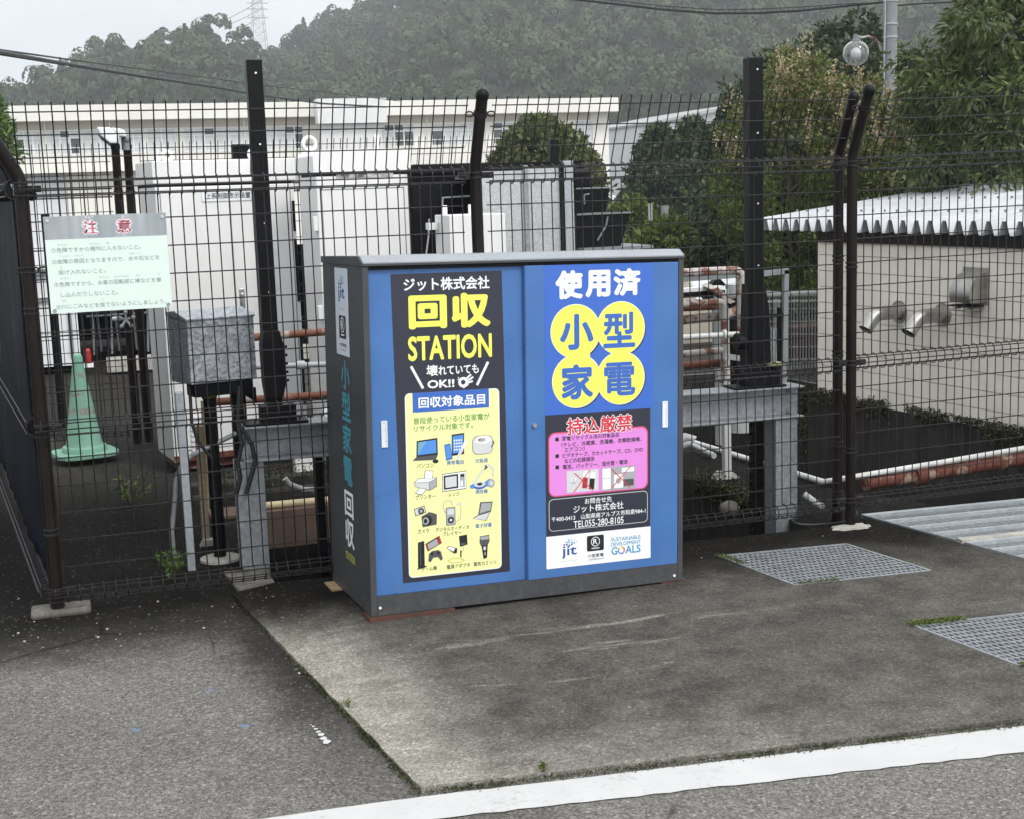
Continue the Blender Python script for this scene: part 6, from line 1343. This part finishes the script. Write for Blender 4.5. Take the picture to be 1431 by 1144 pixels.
# ------------------------------------------------------------------ small growth and litter on the ground
def tufts(path, n, w_, L_, m_, dz=.0, jit=.5, clump=None):
    P = [np.array(q) for q in path]; Lg = [np.linalg.norm(b-a) for a, b in zip(P[:-1], P[1:])]; tot = sum(Lg); out_ = []
    for _ in range(n):
        s = random.random()*tot; i = 0
        while s > Lg[i] and i < len(Lg)-1: s -= Lg[i]; i += 1
        q = P[i]+(P[i+1]-P[i])*s/Lg[i]
        if clump and clump(q) < random.random(): continue
        x, y = q[0]+random.gauss(0, w_), q[1]+random.gauss(0, w_); out_.append((x, y, gz(x)+dz+random.uniform(-.002, .004)))
    C = np.array(out_); up_ = np.tile((0, 0, .75), (len(C), 1))
    return leaf_quads(C, L_, L_*.45, 0, up_, 1.)
from mathutils import noise as mnoise
cl = lambda q: .25+1.1*max(0, mnoise.noise((q[0]*6, q[1]*6, 0))+.25)
Q = [tufts([(.93, -1.15), (1.075, -2.35)], 3600, .010, .012, M['moss'], .004, clump=cl), tufts([(.80, -.1), (.93, -1.15)], 900, .008, .009, M['moss'], .004, clump=cl), tufts([(1.05, -2.36), (3.1, -2.53), (4.6, -2.64)], 5200, .011, .010, M['moss'], .004, clump=cl)]
tag(quads_object('moss', np.concatenate(Q), M['moss']), 'moss growing in the seams along the pad edges', 'moss', kind='stuff')
Q = [tufts([(3.32, -1.525), (3.56, -1.535)], 900, .012, .012, M['leaf_bright'], .022), tufts([(3.42, -2.09), (3.5, -2.10)], 260, .012, .012, M['leaf_bright'], .022), tufts([(3.09, -.27), (3.13, -.45)], 260, .012, .011, M['moss'], .022), tufts([(3.2, -.85), (3.4, -.852)], 260, .008, .010, M['moss'], .022)]
tag(quads_object('moss', np.concatenate(Q), M['leaf_mid']), 'bright moss on the rims of the gratings', 'moss', kind='stuff')
# moss on the pit edge, canal wall and kerb
Q = []
for a, b, n, sz in ((np.array((3.84, .85, -.09)), np.array((3.80, 1.45, -.09)), 2600, .06), (np.array((.9, 2.02, .085)), np.array((3.1, 2.02, .07)), 1600, .05)):
    t = RNG.uniform(0, 1, (n, 1)); C = a+(b-a)*t+RNG.normal(size=(n, 3))*sz*np.array((.35, .6, .6)); Q.append(leaf_quads(C, .02, .012, 0, np.tile((0, -.3, .5), (n, 1))))
n = 2600; s = RNG.uniform(.15, 1.1, (n, 1)); zv = RNG.uniform(-1.0, .0, (n, 1))*RNG.uniform(.2, 1, (n, 1)); C = WB+WD*s+WN*RNG.uniform(.0, .03, (n, 1))+np.c_[np.zeros((n, 2)), zv-.02]; Q.append(leaf_quads(C, .035, .022, .3, np.tile(WN*.6, (n, 1))))
n = 6000; s = RNG.uniform(-6, .3, (n, 1)); C = WB+WD*s+WN*RNG.uniform(.0, .05, (n, 1))+np.c_[np.zeros((n, 2)), -.03-np.abs(RNG.normal(size=(n, 1)))*.07]; C = C[np.array([mnoise.noise((float(q[1])*3, 0, float(q[2])*5)) > -.1 for q in C])]; Q.append(leaf_quads(C, .04, .016, .5, np.tile(WN*.6, (len(C), 1))))
tag(quads_object('wall_moss', np.concatenate(Q), M['moss']), 'moss and ferns on the channel walls and pit edges', 'moss', kind='stuff')
def weed(px, py, Y, n, L_, h, label, m_='leaf_mid'):
    q_ = at(px, py, Y); e_ = empty('weed', (q_[0], Y, gz(q_[0])+.002), label, 'plant'); mb = MB(); V = []
    for k in range(n):
        a = random.uniform(0, 6.28); r_ = random.uniform(.3, 1)*h*.9; z = random.uniform(.35, 1)*h; tip_ = np.array((r_*math.cos(a), r_*math.sin(a), z)); mb.tube([(0, 0, 0), tip_*.5+np.array((0, 0, z*.25)), tip_], .0022, 5)
        V.append(leaf_quads(np.linspace(.3, 1, 7)[:, None]*tip_+np.array((0, 0, .02)), L_, L_*.42, .1, np.tile(tip_/np.linalg.norm(tip_)*.8, (7, 1))))
    quads_object('leaves', np.concatenate(V), M[m_], e_); mb.build('stem', M['moss'], e_)
weed(242, 795, .30, 14, .035, .115, 'leafy green weed growing at the foot of the grey stake', 'leaf_bright')
weed(180, 690, 2.05, 12, .035, .17, 'wispy weed growing on the ground below the cone', 'leaf_mid')
weed(757, 1085, -2.37, 6, .014, .02, 'small weed in the seam between the pad and the white line')
weed(483, 1000, -1.62, 6, .013, .02, 'small weed in the seam left of the pad')
# litter: pebbles
cs_ = []
mb = MB()
for k in range(80):
    if k < 50: x, y = random.uniform(-.6, 1.0), random.gauss(-.25, .22)
    elif k < 66: x, y = random.uniform(1.0, 4.0), random.gauss(-.15, .18)
    else: x, y = random.uniform(-.3, 2.6), random.uniform(-2.4, -.3)
    if 1.25 < x < 2.8 and -.8 < y < .1: continue
    if y > .03 and x > .95: continue
    r_ = random.choice((.002, .003, .003, .004, .006)); inpad = x > .79-(y+.06)*.127
    mb.ball((x, y, gz(x)+(.016 if inpad else 0)+r_*.4), r_, 6, 4, sz=.7)
tag(mb.build('pebbles', M['mortar']), 'scattered pale pebbles on the asphalt and pad', 'pebbles', kind='stuff')

# ------------------------------------------------------------------ haze
HZ = .00095
mb = MB(); mb.box(-420, 640, -40, 700, -3.2, 150)
g = G('haze_air'); g.t.nodes.remove(g.b); v = g.n('ShaderNodeVolumePrincipled'); v.inputs['Color'].default_value = (.86, .90, .93, 1); v.inputs['Density'].default_value = HZ; v.inputs['Anisotropy'].default_value = .2
g.t.links.new(v.outputs[0], g.out.inputs['Volume'])
tag(mb.build('haze', g.m), kind='stuff')
